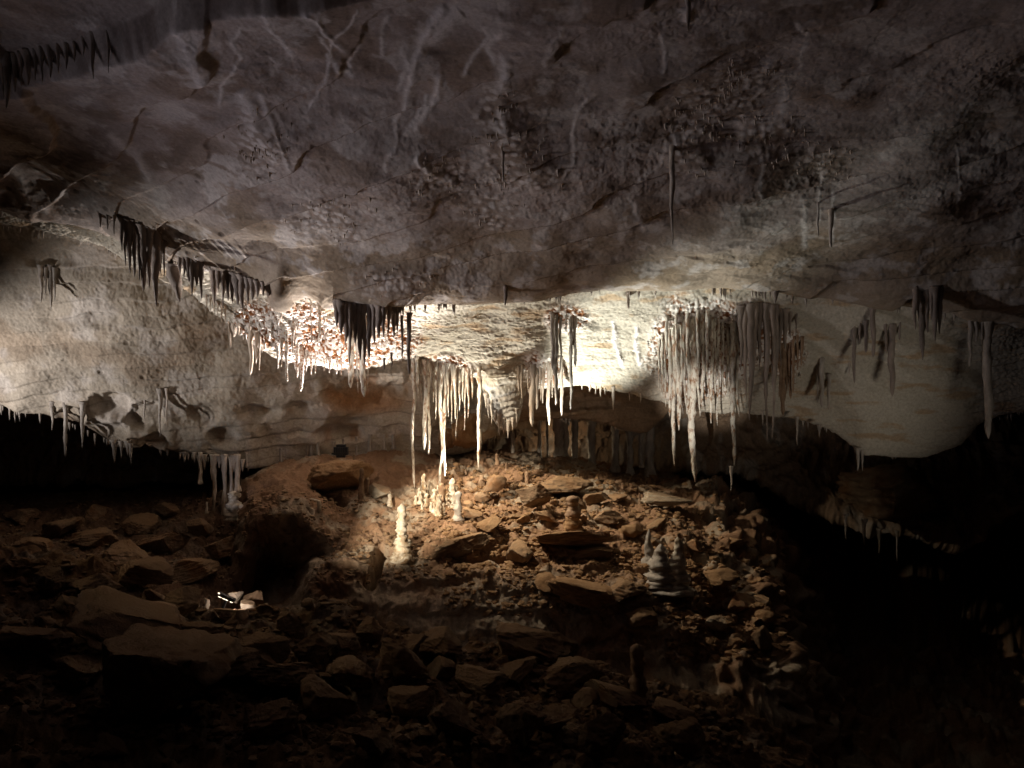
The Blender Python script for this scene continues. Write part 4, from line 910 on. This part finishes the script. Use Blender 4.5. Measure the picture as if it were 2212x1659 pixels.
LEFTLAB = [(40, 1130, 90, 40, 'dim boulder at the far left of the dark floor'), (110, 1165, 110, 50, 'broad dim slab on the dark left floor'), (200, 1120, 80, 36, 'dim block under the left roof edge'), (190, 1190, 120, 56, 'big dim boulder in the middle of the dark left floor'), (290, 1150, 90, 44, 'dim tilted slab right of the big dim boulder'), (360, 1120, 70, 34, 'small dim block near the columns at the left'), (350, 1200, 120, 60, 'dark rounded boulder left of the cave hole'), (430, 1160, 80, 44, 'dark rock in front of the columns at the left'), (470, 1215, 100, 60, 'dark boulder at the lip of the cave hole'), (60, 1205, 110, 50, 'dark slab on the left behind the rubble crest'), (270, 1225, 110, 50, 'dark slab behind the wide ledge stone'), (400, 1255, 110, 56, 'dark block behind the lamp boulders')]
for k, (x, y, w, h, lab) in enumerate(LEFTLAB):
    rock(x, y, w, h, 'F', 1300 + k * 3, 'stone', lab, sub=5, rot=[12, -14, 24, -6, 18][k % 5], planes=9 + k % 4, tiltx=[-15, 10, 0][k % 3], sink=.3)
MOUNDLAB = [(1020, 1120, 50, 26, 'flat clay slab right of the grey waisted stalagmite'), (1060, 1150, 70, 34, 'tan slab leaning above the pale boulder'), (1180, 1130, 60, 30, 'rock just left of the snowman stalagmite'), (1310, 1140, 80, 40, 'pair like blocky rock right of the snowman stalagmite'), (1370, 1160, 60, 40, 'upright rock in the dark stones of the mound'), (1420, 1150, 56, 34, 'grey rock behind the pointed stalagmite'), (1500, 1200, 70, 36, 'rock right of the white topped cone'), (1560, 1260, 80, 40, 'slab on the right slope of the mound'), (1610, 1330, 70, 50, 'blocky rock on the dark right slope'), (1480, 1310, 70, 44, 'rock under the white topped cone'), (1180, 1280, 90, 46, 'dark rock in the hollow under the clay slab'), (1400, 1360, 90, 50, 'dim boulder at the front foot of the mound'), (1040, 1085, 40, 26, 'small block under the warm niche'), (1130, 1135, 44, 26, 'chunk in front of the big tan boulder'), (1255, 1100, 44, 26, 'chunk under the long brown slab'), (1340, 1085, 50, 24, 'flat stone left of the pale ledge'), (1660, 1350, 60, 40, 'last dim rock before the dark right side'), (1590, 1190, 60, 34, 'dim slab at the far right top of the mound')]
for k, (x, y, w, h, lab) in enumerate(MOUNDLAB):
    rock(x, y, w, h, 'F', 1100 + k * 3, ['stone', 'clay_stone', 'stone'][k % 3], lab, sub=4, rot=[8, -12, 20, -5][k % 4], planes=10 + k % 4, tiltx=[-10, 10, 0][k % 3], sink=.25)

# loose stones: shared shapes, individual objects
PROTO = [mesh_from('stone', rock_shape(900 + k, 3, 10, .07)[0] * np.array([1, .8, .6 if k % 2 else .45]), None, False, None, ICO[3][1]) for k in range(10)]
for m_ in PROTO: m_.materials.append(M['stone'])
rr = random.Random(11)
LANDMARKS = [(1150, 1080, 'F', 'big tan boulder'), (1215, 1060, 'F', 'long brown slab'), (1066, 1050, 'F', 'angular rock by the warm niche'), (1290, 1080, 'F', 'flat layered rock'), (1440, 1085, 'F', 'pale ledge stone at the back'), (1238, 1130, 'F', 'snowman shaped stalagmite'), (990, 1110, 'F', 'grey waisted stalagmite'), (1360, 1100, 'F', 'leaning peg stalagmite'),
             (868, 1200, 'F', 'tall rippled white stalagmite'), (945, 1100, 'F', 'bright stalagmite cluster'), (1545, 1350, 'F', 'large pale boulder at the mound foot'), (1655, 1400, 'F', 'dim rock at the far right'), (1465, 1260, 'F', 'white topped cone'), (1600, 1300, 'F', 'dark gully right of the cone'),
             (1135, 1400, 'N', 'pointed near slab'), (1030, 1500, 'N', 'peaked near boulder'), (1230, 1490, 'N', 'low domed boulder'), (1125, 1580, 'N', 'leaning finger of rock'), (250, 1390, 'N', 'long tilted left slab'), (300, 1560, 'N', 'huge lower left block'), (395, 1320, 'N', 'rounded boulder by the lamp'), (490, 1340, 'N', 'lit strip lamp'), (185, 1280, 'N', 'boulder on the left crest'), (280, 1260, 'N', 'wide ledge stone'), (672, 1310, 'N', 'pointed heap stone'), (800, 1370, 'N', 'tan boulder of the near bank'), (670, 1410, 'N', 'rough middle boulder'), (1300, 1610, 'N', 'dark lower right boulder'), (880, 1540, 'N', 'stacked brown boulder'), (1378, 1500, 'N', 'big dark lone stalagmite'), (560, 1500, 'N', 'hollow between the near boulders'), (960, 1420, 'N', 'dark sloping slab')]
STONES = []


def stones(n, zone, sheet, lo, hi, group):
    q = SHP[sheet]
    x0, x1, y0, y1 = zone
    m = np.nonzero((q[:, 0] > x0) & (q[:, 0] < x1) & (q[:, 1] > y0) & (q[:, 1] < y1))[0]
    pick = np.random.default_rng(len(group) + n).choice(m, n)
    for k in pick:
        o = bpy.data.objects.new('stone', PROTO[rr.randrange(10)]); C.objects.link(o)
        s_ = lo * (hi / lo) ** (rr.random() ** 1.7)
        v = SH[sheet][k]; o.location = (v[0], v[1], v[2] + s_ * .22)
        o.scale = (s_ * rr.uniform(.8, 1.3), s_ * rr.uniform(.8, 1.3), s_ * rr.uniform(.8, 1.2))
        o.rotation_euler = (rr.uniform(-.5, .5), rr.uniform(-.5, .5), rr.uniform(0, 6.28))
        tag(o, None, 'stone', group)
        lm = min((l for l in LANDMARKS if l[2] == sheet), key=lambda l: (l[0] - q[k, 0]) ** 2 + (l[1] - q[k, 1]) ** 2)
        STONES.append((lm[3], -max(o.scale) / v[1], o))


stones(95, (1000, 1450, 1020, 1130), 'F', .05, .16, 'loose stones on top of the mound')
stones(45, (1440, 1700, 1230, 1420), 'F', .06, .17, 'loose stones on the right slope')
stones(25, (830, 1000, 1070, 1190), 'F', .03, .08, 'little stones round the stalagmites')
stones(110, (0, 1450, 1215, 1640), 'N', .05, .20, 'loose stones in the near rubble')
NTH = [''] + [w + ' ' for w in ORD[1:]]
for mark in {t[0] for t in STONES}:
    for k, t in enumerate(sorted((t for t in STONES if t[0] == mark), key=lambda t: t[1])):
        t[2]['label'] = f'{NTH[k]}largest loose angular stone lying nearest the {mark}' if k < 20 else f'small loose chip of stone lying nearest the {mark}'


def gravel(n, zone, sheet, lo, hi, seed):
    q = SHP[sheet]; x0, x1, y0, y1 = zone; r = np.random.default_rng(seed)
    m = np.nonzero((q[:, 0] > x0) & (q[:, 0] < x1) & (q[:, 1] > y0) & (q[:, 1] < y1))[0]; pick = r.choice(m, n)
    bv, bt = ico(1); VV = []; TT = []
    for j, k in enumerate(pick):
        s_ = lo * (hi / lo) ** r.random(); v = bv * r.uniform(.6, 1.3, (len(bv), 1)) * np.array([s_, s_ * .8, s_ * .55]); a = r.uniform(0, 6.28)
        v = v @ np.array([[math.cos(a), -math.sin(a), 0], [math.sin(a), math.cos(a), 0], [0, 0, 1]]) + SH[sheet][k] + np.array([0, 0, s_ * .2])
        VV.append(v); TT.append(bt + j * len(bv))
    return np.vstack(VV), np.vstack(TT)


V1, T1 = gravel(4200, (960, 1560, 1005, 1330), 'F', .012, .085, 1); V2, T2 = gravel(1500, (1440, 1720, 1180, 1430), 'F', .015, .09, 2); V3, T3 = gravel(4000, (0, 1600, 1210, 1650), 'N', .012, .08, 3); V4, T4 = gravel(2500, (0, 1000, 1060, 1260), 'F', .01, .07, 4)
V = np.vstack([V1, V2]); T = np.vstack([T1, T2 + len(V1)])
link('gravel', mesh_from('gravel', V, None, False, None, T), M['clay_stone'], kind='stuff', label='orange brown gravel strewn over the clay mound', cat='gravel')
V = np.vstack([V3, V4]); T = np.vstack([T3, T4 + len(V3)])
link('gravel', mesh_from('gravel', V, None, False, None, T), M['stone'], kind='stuff', label='dark brown gravel strewn over the near bank and the left floor', cat='gravel')


# ------------------------------------------------------------------ lamps
def box_bm(bm, sx, sy, sz, loc, rot=None, bev=.004):
    r = bmesh.ops.create_cube(bm, size=1.0); vs = r['verts']
    bmesh.ops.scale(bm, vec=(sx, sy, sz), verts=vs)
    es = list({e for v in vs for e in v.link_edges}); rb = bmesh.ops.bevel(bm, geom=es, offset=bev, segments=2, affect='EDGES')
    vs = [v for v in rb['verts']] if rb['verts'] else vs
    allv = list({v for f_ in rb['faces'] for v in f_.verts} | set(v for v in vs if v.is_valid))
    if rot is not None: bmesh.ops.rotate(bm, cent=(0, 0, 0), matrix=rot, verts=allv)
    bmesh.ops.translate(bm, vec=loc, verts=allv)


def bm_obj(name, bm, mat, parent):
    me = bpy.data.meshes.new(name); bm.to_mesh(me); bm.free(); return link(name, me, mat, parent=parent)


lp = at(489, 1292, 8.55)
lamp = link('strip_lamp', None, None, 'small black lamp with glowing slits wedged between the near boulders', 'lamp', loc=lp)
lamp.rotation_euler = (0, math.radians(24), 0)
bm = bmesh.new(); box_bm(bm, .20, .07, .032, (0, 0, .012), None, .008); bm_obj('housing', bm, M['black'], lamp)
for xx, ww in ((-.062, .045), (0.0, .075), (.072, .035)):
    bm = bmesh.new(); box_bm(bm, ww * .8, .05, .007, (xx, -.012, -.007), None, .002); bm_obj('lens', bm, M['glow'], lamp)
bm = bmesh.new(); box_bm(bm, .02, .012, .014, (-.085, -.04, .03), None, .003); bm_obj('pilot_light', bm, M['glow'], lamp)
bm = bmesh.new(); box_bm(bm, .03, .03, .12, (0, .03, -.07), None, .006); bm_obj('bracket', bm, M['black'], lamp)
spot('strip_lamp_light', lp + Vector((.05, .02, -.05)), at(515, 1300, 8.9), 10, 150, .6, (1, .85, .75), .02)

hp = hit('F', 737, 986)
lamp2 = link('flood_lamp', None, None, 'squat black lamp housing standing at the foot of the pale wall', 'lamp', loc=at(737, 985, 15.55))
bm = bmesh.new(); box_bm(bm, .27, .22, .25, (0, 0, .10), None, .05); bm_obj('housing', bm, M['black'], lamp2)
for k in range(5):
    bm = bmesh.new(); box_bm(bm, .012, .02, .17, (-.09 + .045 * k, -.115, .10), None, .003); bm_obj('fin', bm, M['black'], lamp2)
bm = bmesh.new(); box_bm(bm, .30, .02, .03, (0, -.17, .06), None, .004); bm_obj('rim', bm, M['black'], lamp2)
